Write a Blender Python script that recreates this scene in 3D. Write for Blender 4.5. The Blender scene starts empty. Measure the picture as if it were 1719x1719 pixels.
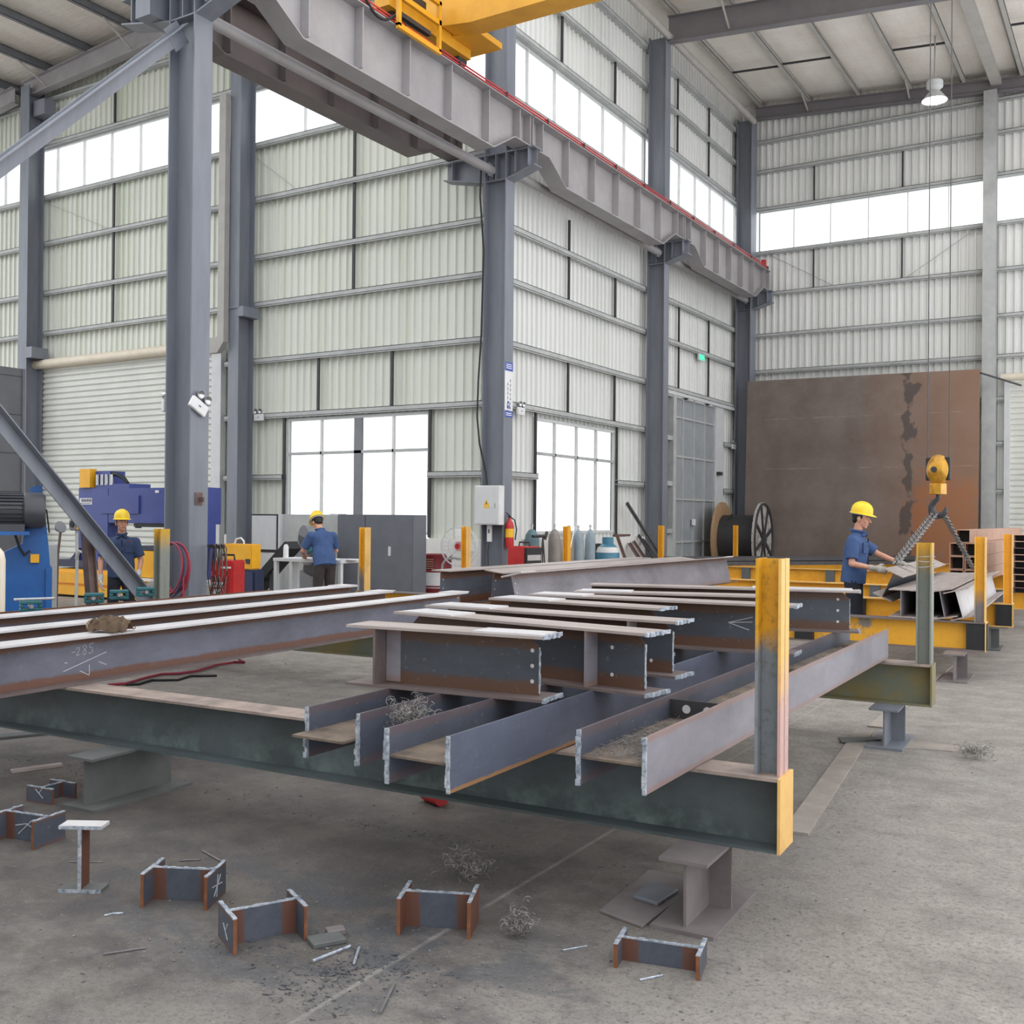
import bpy, bmesh, math, random
from mathutils import Vector, Matrix, Euler
random.seed(7)
SC = bpy.context.scene
COL = SC.collection
R = math.radians
PI = math.pi

# ------------------------------------------------------------------ camera
F_PX = 1754.72
YAW, PITCH, ROLL = -0.54992, 0.0051791, 0.0088679
CAMP = Vector((0, 0, 1.62))
_fw = Vector((math.sin(YAW)*math.cos(PITCH), math.cos(YAW)*math.cos(PITCH), math.sin(PITCH)))
_rt = Vector((math.cos(YAW), -math.sin(YAW), 0))
_up = _rt.cross(_fw)
RT = math.cos(ROLL)*_rt + math.sin(ROLL)*_up
UP = -math.sin(ROLL)*_rt + math.cos(ROLL)*_up
cam = bpy.data.objects.new('camera', bpy.data.cameras.new('camera'))
COL.objects.link(cam)
cam.matrix_world = Matrix(((RT.x, UP.x, -_fw.x, CAMP.x), (RT.y, UP.y, -_fw.y, CAMP.y), (RT.z, UP.z, -_fw.z, CAMP.z), (0, 0, 0, 1)))
cam.data.sensor_width = 36
cam.data.sensor_fit = 'HORIZONTAL'
cam.data.lens = 36*F_PX/1719
cam.data.clip_end = 200
SC.camera = cam


def at(px, py, x=None, y=None, z=None):
    """survey helper: the point of a known wall, floor or bench plane seen at a place of the photograph"""
    d = _fw + RT*((px-859.5)/F_PX) - UP*((py-859.5)/F_PX)
    if x is not None: t = (x-CAMP.x)/d.x
    elif y is not None: t = (y-CAMP.y)/d.y
    else: t = (z-CAMP.z)/d.z
    return CAMP + d*t


# ------------------------------------------------------------------ mesh helpers
class MB:
    def __init__(s):
        s.bm = bmesh.new()

    def _xf(s, vs, m):
        for v in vs: v.co = m @ v.co

    def box(s, x0, x1, y0, y1, z0, z1, m=None):
        vs = [s.bm.verts.new((x, y, z)) for x in (x0, x1) for y in (y0, y1) for z in (z0, z1)]
        for f in ((0, 1, 3, 2), (4, 6, 7, 5), (0, 4, 5, 1), (2, 3, 7, 6), (0, 2, 6, 4), (1, 5, 7, 3)):
            s.bm.faces.new([vs[i] for i in f])
        if m is not None: s._xf(vs, m)
        return s

    def bar(s, a, b, w, h, roll=0):
        """rectangular bar from a to b, w across, h in the upward direction"""
        a, b = Vector(a), Vector(b)
        d = b-a
        L = d.length
        q = d.to_track_quat('X', 'Z')
        m = Matrix.Translation(a) @ q.to_matrix().to_4x4() @ Matrix.Rotation(roll, 4, 'X')
        return s.box(0, L, -w/2, w/2, -h/2, h/2, m)

    def prism(s, pts, axis, a, b, m=None):
        """polygon pts (2-D) extruded along axis from a to b; x:(y,z) y:(x,z) z:(x,y)"""
        def P(p, t):
            return {'x': (t, p[0], p[1]), 'y': (p[0], t, p[1]), 'z': (p[0], p[1], t)}[axis]
        A = [s.bm.verts.new(P(p, a)) for p in pts]
        B = [s.bm.verts.new(P(p, b)) for p in pts]
        n = len(pts)
        s.bm.faces.new(A)
        s.bm.faces.new(B[::-1])
        for i in range(n): s.bm.faces.new((A[i], B[i], B[(i+1) % n], A[(i+1) % n]))
        if m is not None: s._xf(A+B, m)
        return s

    def cyl(s, a, b, r0, r1=None, n=16, caps=True):
        r1 = r0 if r1 is None else r1
        a, b = Vector(a), Vector(b)
        q = (b-a).to_track_quat('Z', 'Y').to_matrix()
        A, B = [], []
        for i in range(n):
            t = 2*PI*i/n
            c = Vector((math.cos(t), math.sin(t), 0))
            A.append(s.bm.verts.new(a+q @ (c*r0)))
            B.append(s.bm.verts.new(b+q @ (c*r1)))
        for i in range(n): s.bm.faces.new((A[i], A[(i+1) % n], B[(i+1) % n], B[i]))
        if caps:
            s.bm.faces.new(A[::-1])
            s.bm.faces.new(B)
        return s

    def tube(s, pts, r, n=8, closed=False):
        pts = [Vector(p) for p in pts]
        N = len(pts)
        rings = []
        prev = None
        for i, p in enumerate(pts):
            if closed: d = pts[(i+1) % N]-pts[i-1]
            else: d = pts[min(i+1, N-1)]-pts[max(i-1, 0)]
            d.normalize()
            u = prev if prev is not None else (Vector((0, 0, 1)) if abs(d.z) < .9 else Vector((1, 0, 0)))
            u = (u-d*u.dot(d))
            if u.length < 1e-5: u = d.orthogonal()
            u.normalize()
            prev = u
            w = d.cross(u)
            rr = r[i] if isinstance(r, (list, tuple)) else r
            rings.append([s.bm.verts.new(p+u*(math.cos(2*PI*k/n)*rr)+w*(math.sin(2*PI*k/n)*rr)) for k in range(n)])
        for i in range(N if closed else N-1):
            A, B = rings[i], rings[(i+1) % N]
            for k in range(n): s.bm.faces.new((A[k], A[(k+1) % n], B[(k+1) % n], B[k]))
        if not closed:
            s.bm.faces.new(rings[0][::-1])
            s.bm.faces.new(rings[-1])
        return s

    def lathe(s, prof, n=24, m=None):
        """prof: list of (radius, z)"""
        rings = []
        vs = []
        for r, z in prof:
            ring = [s.bm.verts.new((r*math.cos(2*PI*k/n), r*math.sin(2*PI*k/n), z)) for k in range(n)] if r > 1e-6 else [s.bm.verts.new((0, 0, z))]
            rings.append(ring)
            vs += ring
        for A, B in zip(rings, rings[1:]):
            for k in range(n):
                a, b = A[k % len(A)], A[(k+1) % len(A)]
                c, d = B[(k+1) % len(B)], B[k % len(B)]
                f = []
                for v in (a, b, c, d):
                    if v not in f: f.append(v)
                if len(f) > 2: s.bm.faces.new(f)
        if m is not None: s._xf(vs, m)
        return s

    def ell(s, c, r, rot=None, n=16):
        r = (r, r, r) if isinstance(r, (int, float)) else r
        m = Matrix.Translation(Vector(c)) @ (rot.to_matrix().to_4x4() if rot is not None else Matrix()) @ Matrix.Diagonal((r[0], r[1], r[2], 1))
        bmesh.ops.create_uvsphere(s.bm, u_segments=n, v_segments=max(6, n//2+2), radius=1, matrix=m)
        return s

    def caps(s, a, b, r0, r1=None, n=12):
        r1 = r0 if r1 is None else r1
        s.cyl(a, b, r0, r1, n)
        s.ell(a, r0, n=n)
        s.ell(b, r1, n=n)
        return s

    def bevel(s, w, seg=1):
        bmesh.ops.bevel(s.bm, geom=list(s.bm.edges), offset=w, segments=seg, affect='EDGES', clamp_overlap=True)
        return s

    def build(s, name, mat, parent=None, smooth=False, loc=None, rot=None):
        me = bpy.data.meshes.new(name)
        bmesh.ops.recalc_face_normals(s.bm, faces=list(s.bm.faces))
        s.bm.to_mesh(me)
        s.bm.free()
        return link(name, me, mat, parent, smooth, loc, rot)


def link(name, me, mat, parent=None, smooth=False, loc=None, rot=None):
    if mat is not None:
        me.materials.clear()
        me.materials.append(mat)
    if smooth:
        me.shade_smooth()
        try: me.set_sharp_from_angle(angle=R(42))
        except Exception: pass
    o = bpy.data.objects.new(name, me)
    COL.objects.link(o)
    if parent is not None: o.parent = parent
    if loc is not None: o.location = loc
    if rot is not None: o.rotation_euler = rot
    return o


def tag(o, label, cat, group=None, kind=None):
    o['label'] = label
    o['category'] = cat
    if group: o['group'] = group
    if kind: o['kind'] = kind
    return o


def thing(name, label, cat, loc=(0, 0, 0), rot=(0, 0, 0), group=None):
    o = bpy.data.objects.new(name, None)
    o.empty_display_size = .1
    COL.objects.link(o)
    o.location = loc
    o.rotation_euler = rot if isinstance(rot, (tuple, list, Euler)) else (0, 0, rot)
    return tag(o, label, cat, group)


def struct(o, label=None):
    o['kind'] = 'structure'
    if label: o['label'] = label
    return o


def text_mesh(body, size, depth=.0006):
    cu = bpy.data.curves.new('lettering', 'FONT')
    cu.body = body
    cu.size = size
    cu.extrude = depth
    cu.align_x = 'CENTER'
    cu.align_y = 'CENTER'
    ob = bpy.data.objects.new('lettering', cu)
    COL.objects.link(ob)
    dg = bpy.context.evaluated_depsgraph_get()
    me = bpy.data.meshes.new_from_object(ob.evaluated_get(dg))
    bpy.data.objects.remove(ob)
    bpy.data.curves.remove(cu)
    return me


def remesh(mb, voxel, smooth=4):
    me = bpy.data.meshes.new('tmp')
    bmesh.ops.recalc_face_normals(mb.bm, faces=list(mb.bm.faces))
    mb.bm.to_mesh(me)
    mb.bm.free()
    ob = bpy.data.objects.new('tmp', me)
    COL.objects.link(ob)
    md = ob.modifiers.new('r', 'REMESH')
    md.mode = 'VOXEL'
    md.voxel_size = voxel
    if smooth:
        sm = ob.modifiers.new('s', 'SMOOTH')
        sm.iterations = smooth
        sm.factor = .5
    dg = bpy.context.evaluated_depsgraph_get()
    out = bpy.data.meshes.new_from_object(ob.evaluated_get(dg))
    bpy.data.objects.remove(ob)
    bpy.data.meshes.remove(me)
    return out


# ------------------------------------------------------------------ materials
def lin(c):
    if isinstance(c, (int, float)): c = (c, c, c)
    out = []
    for v in c[:3]:
        v /= 255
        out.append(v/12.92 if v <= .04045 else ((v+.055)/1.055)**2.4)
    return (*out, 1)


class NT:
    def __init__(s, name):
        s.m = bpy.data.materials.new(name)
        s.m.use_nodes = True
        s.t = s.m.node_tree
        s.b = s.t.nodes['Principled BSDF']
        s._c = None

    def n(s, typ, **kw):
        o = s.t.nodes.new(typ)
        for k, v in kw.items(): setattr(o, k, v)
        return o

    def l(s, a, b): s.t.links.new(a, b)

    def coord(s, kind='Object'):
        if s._c is None: s._c = s.n('ShaderNodeTexCoord')
        return s._c.outputs[kind]

    def mapped(s, scale=(1, 1, 1), kind='Object', rot=(0, 0, 0), loc=(0, 0, 0)):
        mp = s.n('ShaderNodeMapping')
        mp.inputs['Scale'].default_value = scale
        mp.inputs['Rotation'].default_value = rot
        mp.inputs['Location'].default_value = loc
        s.l(s.coord(kind), mp.inputs[0])
        return mp.outputs[0]

    def noise(s, scale, detail=6, rough=.6, vec=None, out='Fac', dist=0):
        o = s.n('ShaderNodeTexNoise')
        o.inputs['Scale'].default_value = scale
        o.inputs['Detail'].default_value = detail
        o.inputs['Roughness'].default_value = rough
        o.inputs['Distortion'].default_value = dist
        s.l(vec if vec is not None else s.coord(), o.inputs['Vector'])
        return o.outputs[out]

    def ramp(s, fac, stops, interp='LINEAR'):
        o = s.n('ShaderNodeValToRGB')
        o.color_ramp.interpolation = interp
        e = o.color_ramp.elements
        while len(e) < len(stops): e.new(.5)
        for i, (p, c) in enumerate(stops):
            e[i].position = p
            e[i].color = c if len(c) == 4 else (*c, 1)
        s.l(fac, o.inputs[0])
        return o.outputs[0]

    def band(s, fac, lo, hi):
        return s.ramp(fac, [(lo, (0, 0, 0, 1)), (hi, (1, 1, 1, 1))])

    def mix(s, fac, a, b, mode='MIX'):
        o = s.n('ShaderNodeMix', data_type='RGBA', blend_type=mode)
        if isinstance(fac, (int, float)): o.inputs[0].default_value = fac
        else: s.l(fac, o.inputs[0])
        for v, i in ((a, 6), (b, 7)):
            if isinstance(v, (tuple, list)): o.inputs[i].default_value = v
            else: s.l(v, o.inputs[i])
        return o.outputs[2]

    def math(s, op, a, b=None, clamp=False):
        o = s.n('ShaderNodeMath', operation=op)
        o.use_clamp = clamp
        for i, v in ((0, a), (1, b)):
            if v is None: continue
            if isinstance(v, (int, float)): o.inputs[i].default_value = v
            else: s.l(v, o.inputs[i])
        return o.outputs[0]

    def sep(s, vec):
        o = s.n('ShaderNodeSeparateXYZ')
        s.l(vec, o.inputs[0])
        return o.outputs

    def bump(s, h, strength=.2, dist=.01):
        o = s.n('ShaderNodeBump')
        o.inputs['Strength'].default_value = strength
        o.inputs['Distance'].default_value = dist
        s.l(h, o.inputs['Height'])
        s.l(o.outputs[0], s.b.inputs['Normal'])

    def fin(s, col=None, rough=.5, metal=0, spec=.5):
        if col is not None:
            if isinstance(col, (tuple, list)): s.b.inputs['Base Color'].default_value = col
            else: s.l(col, s.b.inputs['Base Color'])
        if isinstance(rough, (int, float)): s.b.inputs['Roughness'].default_value = rough
        else: s.l(rough, s.b.inputs['Roughness'])
        s.b.inputs['Metallic'].default_value = metal
        s.b.inputs['Specular IOR Level'].default_value = spec
        return s.m


def paint(name, c1, c2=None, scale=6, rough=.5, metal=0, stretch=(1, 1, 1), lo=.35, hi=.7, bump=.05, spec=.5):
    t = NT(name)
    c1 = lin(c1)
    c2 = lin(c2) if c2 is not None else tuple(v*.82 for v in c1[:3])+(1,)
    f = t.noise(scale, 8, .65, t.mapped(stretch))
    col = t.mix(t.band(f, lo, hi), c1, c2)
    if bump: t.bump(t.noise(scale*8, 4, .6, t.mapped(stretch)), bump, .003)
    return t.fin(col, rough, metal, spec)


def worn(name, base, under, scale=5, lo=.5, hi=.62, rough=.55, rust=None):
    """paint worn through to another colour in patches"""
    t = NT(name)
    f = t.noise(scale, 9, .7)
    col = t.mix(t.band(f, lo, hi), lin(base), lin(under))
    g = t.noise(scale*9, 5, .6)
    col = t.mix(t.math('MULTIPLY', t.band(g, .5, .8), .16), col, lin([v*.6 for v in base]))
    if rust:
        h = t.noise(scale*2.3, 8, .7, t.mapped((1, 1, 1), loc=(3, 5, 1)))
        col = t.mix(t.band(h, .6, .7), col, lin(rust))
    t.bump(g, .12, .003)
    return t.fin(col, rough)


M = {}
M['column'] = paint('blue_grey_steel_paint', (126, 130, 139), (108, 113, 123), 1.2, .42, 0, (3, 3, .5))
M['girder'] = paint('grey_girder_paint', (160, 157, 158), (144, 140, 142), 1.5, .5)
M['girder_left'] = paint('brown_grey_primer', (112, 103, 101), (98, 90, 90), 1.5, .55)
M['girt'] = paint('grey_girt_paint', (182, 184, 182), (160, 163, 163), 3, .5)
M['purlin'] = paint('pale_purlin_paint', (176, 172, 166), (160, 156, 152), 3, .5)
M['purlin_dark'] = paint('grey_purlin_paint', (122, 124, 128), (108, 110, 116), 3, .5)
M['dark'] = paint('dark_steel', (58, 58, 60), (44, 44, 48), 8, .5)
M['black'] = paint('black_paint', (28, 29, 32), (38, 38, 40), 8, .5)
M['yellow'] = worn('yellow_rack_paint', (236, 172, 44), (214, 148, 38), 3, .45, .7, .5)
M['yellow_worn'] = worn('worn_yellow_rack_paint', (226, 164, 44), (128, 124, 118), 2.2, .56, .64, .5)
M['yellow_pale'] = worn('pale_yellow_end_paint', (226, 182, 106), (206, 158, 90), 5, .45, .7, .5)
M['crane'] = paint('crane_yellow', (226, 164, 40), (206, 146, 36), 2, .45)
M['red'] = paint('red_plastic', (196, 44, 44), (170, 36, 38), 6, .45)
M['conductor'] = paint('conductor_red', (196, 62, 64), (176, 52, 56), 6, .45)
M['white'] = paint('white_paint', (226, 226, 226), (212, 212, 212), 4, .5)
M['offwhite'] = paint('white_plaster', (232, 230, 226), (216, 214, 208), 1.6, .85)
M['lightgrey'] = paint('light_grey_enamel', (206, 208, 208), (196, 198, 200), 4, .4)
M['midgrey'] = paint('grey_enamel', (128, 130, 134), (116, 118, 124), 2.5, .5)
M['slate'] = paint('slate_grey_cabinet', (104, 107, 114), (94, 97, 104), 2.5, .55)
M['panelgrey'] = paint('dark_grey_sheet', (98, 100, 102), (86, 88, 92), 1.2, .55)
M['bluemachine'] = paint('machine_blue', (20, 92, 164), (16, 76, 140), 3, .4)
M['pressblue'] = paint('press_blue', (62, 76, 146), (52, 64, 126), 2, .42)
M['navy'] = paint('navy_enamel', (44, 54, 86), (36, 44, 70), 3, .5)
M['teal'] = paint('teal_enamel', (32, 98, 104), (24, 80, 88), 6, .45)
M['machyellow'] = paint('machine_yellow', (238, 176, 32), (222, 158, 28), 2.5, .45)
M['motor'] = paint('motor_grey', (66, 68, 74), (54, 56, 62), 6, .45)
M['chrome'] = paint('bright_steel', (206, 206, 208), (180, 182, 186), 20, .25, .9, bump=0)
M['chain'] = paint('chain_steel', (150, 148, 146), (96, 94, 92), 30, .35, .7, bump=0)
M['hook'] = paint('hook_block_yellow', (212, 158, 52), (150, 104, 36), 7, .22, .3)
M['rubber'] = paint('black_rubber', (34, 34, 36), (26, 26, 28), 12, .6)
M['redcable'] = paint('red_hose', (150, 40, 62), (120, 34, 54), 10, .5)
M['wood'] = paint('drum_wood', (178, 146, 112), (150, 118, 86), 3, .75, 0, (1, 6, 1))
M['drumgrey'] = worn('weathered_drum_end', (178, 174, 168), (112, 108, 104), 4, .5, .6, .75)
M['drumblack'] = paint('black_cable_wrap', (52, 52, 54), (44, 44, 46), 6, .6)
M['gasgrey'] = paint('cylinder_grey', (150, 142, 136), (124, 116, 110), 5, .5)
M['gasblue'] = paint('cylinder_blue_grey', (150, 164, 172), (128, 142, 152), 5, .5)
M['gasteal'] = paint('cylinder_teal', (104, 132, 140), (90, 116, 124), 5, .5)
M['lpg'] = paint('propane_blue', (78, 136, 160), (64, 118, 142), 5, .45)
M['brownsteel'] = paint('brown_rusted_angle', (112, 92, 86), (92, 74, 70), 8, .65)
M['darkangle'] = paint('dark_angle_steel', (84, 82, 84), (66, 64, 66), 8, .6)
M['tube'] = paint('rosy_tube_steel', (196, 160, 138), (174, 132, 112), 4, .55, 0, (1, .3, 1))
M['cloth_blue'] = paint('work_shirt_blue', (64, 88, 132), (52, 72, 110), 9, .9, bump=.2)
M['cloth_dark'] = paint('dark_trousers', (38, 40, 50), (30, 32, 40), 9, .9, bump=.2)
M['cloth_brown'] = paint('grey_brown_trousers', (66, 58, 56), (54, 48, 46), 9, .9, bump=.2)
M['glove'] = paint('white_cotton_glove', (208, 206, 204), (176, 174, 172), 20, .95)
M['glove_grey'] = paint('dirty_cotton_glove', (176, 170, 162), (140, 134, 128), 20, .95)
M['skin'] = paint('skin', (204, 152, 126), (190, 136, 112), 14, .55, bump=0)
M['hair'] = paint('black_hair', (30, 26, 26), (22, 20, 20), 30, .6)
M['helmet'] = paint('yellow_helmet', (240, 208, 44), (230, 190, 36), 9, .3, bump=0)
M['lip'] = paint('lips', (170, 104, 96), (160, 96, 90), 14, .5, bump=0)
M['rag'] = paint('brown_work_glove', (150, 128, 106), (112, 94, 80), 12, .95, bump=.3)
M['swarf'] = paint('steel_swarf', (150, 146, 142), (96, 92, 88), 30, .45, .5, bump=0)
M['sweep'] = paint('dark_sweepings', (58, 60, 66), (92, 94, 98), 20, .6)
M['debris'] = paint('floor_scrap', (88, 88, 92), (128, 124, 120), 9, .6)
M['blue_ink'] = paint('blue_print', (70, 90, 170), (60, 80, 160), 9, .6, bump=0)
M['ink'] = paint('grey_print', (110, 108, 120), (96, 94, 104), 9, .6, bump=0)
M['paper'] = paint('paper', (232, 232, 236), (222, 222, 228), 9, .8, bump=0)
M['signyellow'] = paint('sign_yellow', (238, 186, 40), (230, 178, 36), 9, .5, bump=0)
M['chalk'] = paint('chalk', (186, 190, 196), (170, 174, 180), 30, .9, bump=0)
M['signgreen'] = None
M['melt'] = paint('flame_cut_edge', (204, 210, 218), (112, 124, 140), 40, .4, .3, lo=.35, hi=.65, bump=.5)
M['cutrust'] = paint('rusty_cut_edge', (138, 86, 54), (98, 62, 44), 14, .7)


def make_mill(name, mid, rust, rust_amt=1.0, edge=.26, top=True):
    """blue-black rolled steel; the rust follows the flange roots (z of the part) and stains in patches"""
    t = NT(name)
    z = t.sep(t.coord('Generated'))[2]
    w = t.noise(5, 8, .7)
    d = t.math('MINIMUM', z, t.math('SUBTRACT', 1.0, z)) if top else z
    d = t.math('ADD', d, t.math('MULTIPLY', t.math('SUBTRACT', w, .5), .16))
    edge_f = t.ramp(d, [(0, (1, 1, 1, 1)), (edge*.7, (.9, .9, .9, 1)), (edge, (0, 0, 0, 1))])
    f = t.noise(1.6, 8, .7, t.mapped((1, 1, 2), loc=(2, 1, 7)))
    col = t.mix(t.band(f, .35, .7), lin(mid), lin([v*.74 for v in mid]))
    col = t.mix(t.math('MULTIPLY', edge_f, rust_amt), col, lin(rust))
    g = t.noise(40, 4, .6)
    col = t.mix(t.math('MULTIPLY', t.band(g, .62, .8), .5), col, lin((150, 144, 142)))
    t.bump(g, .08, .002)
    return t.fin(col, .48, .0)


M['mill'] = make_mill('mill_scale_steel', (98, 102, 114), (106, 70, 50))
M['mill_long'] = make_mill('blue_grey_long_beam', (114, 116, 130), (108, 72, 54), .95, .2)
M['mill_dark'] = make_mill('dark_mill_scale_steel', (74, 79, 88), (90, 64, 49))
M['mill_blue'] = make_mill('blue_mill_scale_steel', (84, 90, 104), (100, 80, 78), .55, .2)
M['mill_light'] = make_mill('pale_mill_scale_steel', (138, 134, 142), (140, 108, 94), .6, .12)
M['trough'] = paint('dusty_trough_web', (116, 102, 88), (84, 74, 66), 7, .7, 0, lo=.4, hi=.6)
M['mill_burnt'] = make_mill('burnt_edge_flange', (88, 93, 110), (150, 108, 62), .85, .09, False)
M['rackdust'] = paint('dust_on_rack_flange', (158, 142, 132), (120, 108, 102), 5, .7, 0, lo=.4, hi=.65)
M['raftergrey'] = paint('grey_rafter_paint', (122, 119, 122), (108, 105, 109), 1.5, .5)
M['pipebeige'] = paint('beige_duct', (164, 161, 156), (152, 149, 145), 3, .5)
M['strip'] = paint('dusty_floor_strip', (160, 151, 142), (132, 124, 118), 4, .6)
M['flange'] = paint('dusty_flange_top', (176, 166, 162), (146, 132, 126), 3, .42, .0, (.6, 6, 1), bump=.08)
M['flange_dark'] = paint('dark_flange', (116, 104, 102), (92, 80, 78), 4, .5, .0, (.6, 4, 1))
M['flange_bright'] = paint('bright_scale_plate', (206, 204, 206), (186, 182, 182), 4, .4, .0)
M['offcut'] = make_mill('offcut_steel', (78, 83, 95), (112, 70, 48), .5, .12)
M['offcut_end'] = paint('rusty_offcut_web', (94, 98, 110), (122, 76, 52), 9, .6, .0, lo=.48, hi=.6)


t = NT('offcut_web_bands')
gx = t.sep(t.coord('Generated'))[0]
d_ = t.math('MINIMUM', gx, t.math('SUBTRACT', 1.0, gx))
d_ = t.math('ADD', d_, t.math('MULTIPLY', t.math('SUBTRACT', t.noise(12, 6, .6), .5), .07))
col = t.mix(t.band(t.noise(7, 8, .7), .4, .65), lin((80, 85, 97)), lin((62, 66, 76)))
col = t.mix(t.ramp(d_, [(.0, (1, 1, 1, 1)), (.19, (.9, .9, .9, 1)), (.24, (0, 0, 0, 1))]), col, lin((98, 62, 47)))
t.bump(t.noise(60, 4), .1, .002)
M['offcut_end'] = t.fin(col, .6)


def make_rackpaint(name, c, blotch, dust):
    t = NT(name)
    z = t.sep(t.coord('Generated'))[2]
    f = t.noise(4, 9, .7)
    g = t.noise(2.4, 8, .65, t.mapped((1, 1, 1.6), loc=(4, 2, 8)))
    col = t.mix(t.band(g, .4, .65), lin(c), lin(blotch))
    low = t.math('MULTIPLY', t.band(f, .46, .64), t.ramp(z, [(.05, (1, 1, 1, 1)), (.6, (0, 0, 0, 1))]))
    col = t.mix(t.math('MULTIPLY', low, .7), col, lin(dust))
    t.bump(t.noise(60, 3), .06, .002)
    return t.fin(col, .5)


M['rackgrey'] = make_rackpaint('grey_green_rack_paint', (78, 86, 90), (64, 72, 72), (112, 128, 124))
M['rackolive'] = make_rackpaint('olive_rack_paint', (106, 112, 98), (132, 116, 66), (120, 128, 118))


def make_post(name, top, bottom, split, soft=.12, dirt=.25):
    """upright sprayed yellow at the top, bare grey below, the border uneven"""
    t = NT(name)
    z = t.sep(t.coord('Generated'))[2]
    w = t.noise(3.5, 8, .6)
    v = t.math('ADD', z, t.math('MULTIPLY', t.math('SUBTRACT', w, .5), .45))
    col = t.mix(t.band(v, split-soft, split+soft), lin(bottom), lin(top))
    g = t.noise(26, 6, .65)
    col = t.mix(t.math('MULTIPLY', t.band(g, .5, .8), dirt), col, lin((70, 62, 44)))
    return t.fin(col, .5)


M['post1'] = make_post('yellow_over_grey_upright', (204, 150, 26), (122, 128, 134), .6, .07, .75)
M['post1f'] = make_post('yellow_over_pink_flange', (226, 178, 96), (196, 158, 150), .42)
M['post2'] = make_post('grey_upright_yellow_tip', (196, 152, 44), (128, 132, 124), .86)
M['post3'] = make_post('yellow_upright_grey_foot', (224, 168, 44), (136, 132, 132), .28)

# concrete floor
t = NT('concrete_floor')
xyz = t.sep(t.coord())
n1 = t.noise(.55, 10, .68)
n2 = t.noise(3.2, 10, .72, t.mapped((1, 1, 1), loc=(5, 3, 0)))
n3 = t.noise(38, 6, .7)
n5 = t.noise(9, 8, .7, t.mapped((1, 2.4, 1), rot=(0, 0, .5)))
col = t.mix(t.band(n2, .34, .68), lin((163, 157, 150)), lin((124, 118, 112)))
col = t.mix(t.math('MULTIPLY', t.band(n5, .5, .72), .6), col, lin((122, 118, 116)))
col = t.mix(t.math('MULTIPLY', t.band(n1, .46, .7), .45), col, lin((126, 122, 116)))
# oil and scale dirt where the racks and the offcuts lie (a stain of the floor)
dx = t.math('DIVIDE', t.math('SUBTRACT', xyz[0], -4.2), 3.2)
dy = t.math('DIVIDE', t.math('SUBTRACT', xyz[1], 4.4), 3.1)
rr = t.math('ADD', t.math('MULTIPLY', dx, dx), t.math('MULTIPLY', dy, dy))
rr = t.math('ADD', rr, t.math('MULTIPLY', t.math('SUBTRACT', n2, .5), 2.2))
dirt = t.ramp(rr, [(.35, (1, 1, 1, 1)), (1.3, (0, 0, 0, 1))])
dcol = t.mix(t.band(t.noise(2.2, 10, .7, t.mapped((1, 1, 1), loc=(1, 8, 2))), .4, .62), lin((98, 92, 85)), lin((62, 58, 58)))
col = t.mix(t.math('MULTIPLY', dirt, .9), col, dcol)
p6 = t.noise(2.6, 10, .75, t.mapped((1, 1.6, 1), loc=(4, 4, 0), rot=(0, 0, .6)))
ex = t.math('DIVIDE', t.math('SUBTRACT', xyz[0], -2.8), 1.5)
ey = t.math('DIVIDE', t.math('SUBTRACT', xyz[1], 3.1), .75)
er = t.math('ADD', t.math('MULTIPLY', ex, ex), t.math('MULTIPLY', ey, ey))
er = t.ramp(er, [(.2, (1, 1, 1, 1)), (1.3, (0, 0, 0, 1))])
col = t.mix(t.math('MULTIPLY', t.math('MULTIPLY', er, t.band(p6, .46, .56)), .75), col, lin((74, 78, 84)))
col = t.mix(t.math('MULTIPLY', t.band(n3, .5, .68), .7), col, lin((86, 83, 81)))
col = t.mix(t.math('MULTIPLY', t.band(t.noise(15, 6, .7, t.mapped((1, 1, 1), loc=(9, 9, 0))), .66, .76), .5), col, lin((206, 202, 196)))
n7 = t.noise(90, 3, .6)
col = t.mix(t.math('MULTIPLY', t.band(n7, .54, .68), .5), col, lin((66, 64, 63)))
col = t.mix(t.math('MULTIPLY', t.band(t.noise(70, 3, .6, t.mapped((1, 1, 1), loc=(3, 7, 0))), .64, .74), .45), col, lin((196, 192, 186)))
wx = t.math('ADD', t.math('SUBTRACT', xyz[0], t.math('MULTIPLY', xyz[1], -.02)), t.math('MULTIPLY', n3, .012))
jl = t.math('ABSOLUTE', t.math('ADD', wx, 2.28))
jl = t.math('MULTIPLY', t.ramp(jl, [(.004, (1, 1, 1, 1)), (.016, (0, 0, 0, 1))]), t.band(n2, .38, .55))
col = t.mix(t.math('MULTIPLY', jl, .3), col, lin((186, 180, 172)))
t.bump(t.math('ADD', n3, t.math('MULTIPLY', n2, 1.5)), .55, .018)
M['floor'] = t.fin(col, t.ramp(n2, [(.3, (.42, .42, .42, 1)), (.7, (.7, .7, .7, 1))]), 0, .45)


def make_clad(name, a, b, c):
    t = NT(name)
    f = t.noise(.35, 5, .6, t.mapped((1, 1, .35)))
    g = t.noise(.9, 4, .5, t.mapped((3, 3, .05), loc=(3, 1, 0)))
    col = t.mix(t.band(f, .35, .65), lin(a), lin(b))
    col = t.mix(t.math('MULTIPLY', t.band(g, .5, .7), .7), col, lin(c))
    return t.fin(col, .45, 0, .4)


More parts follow.
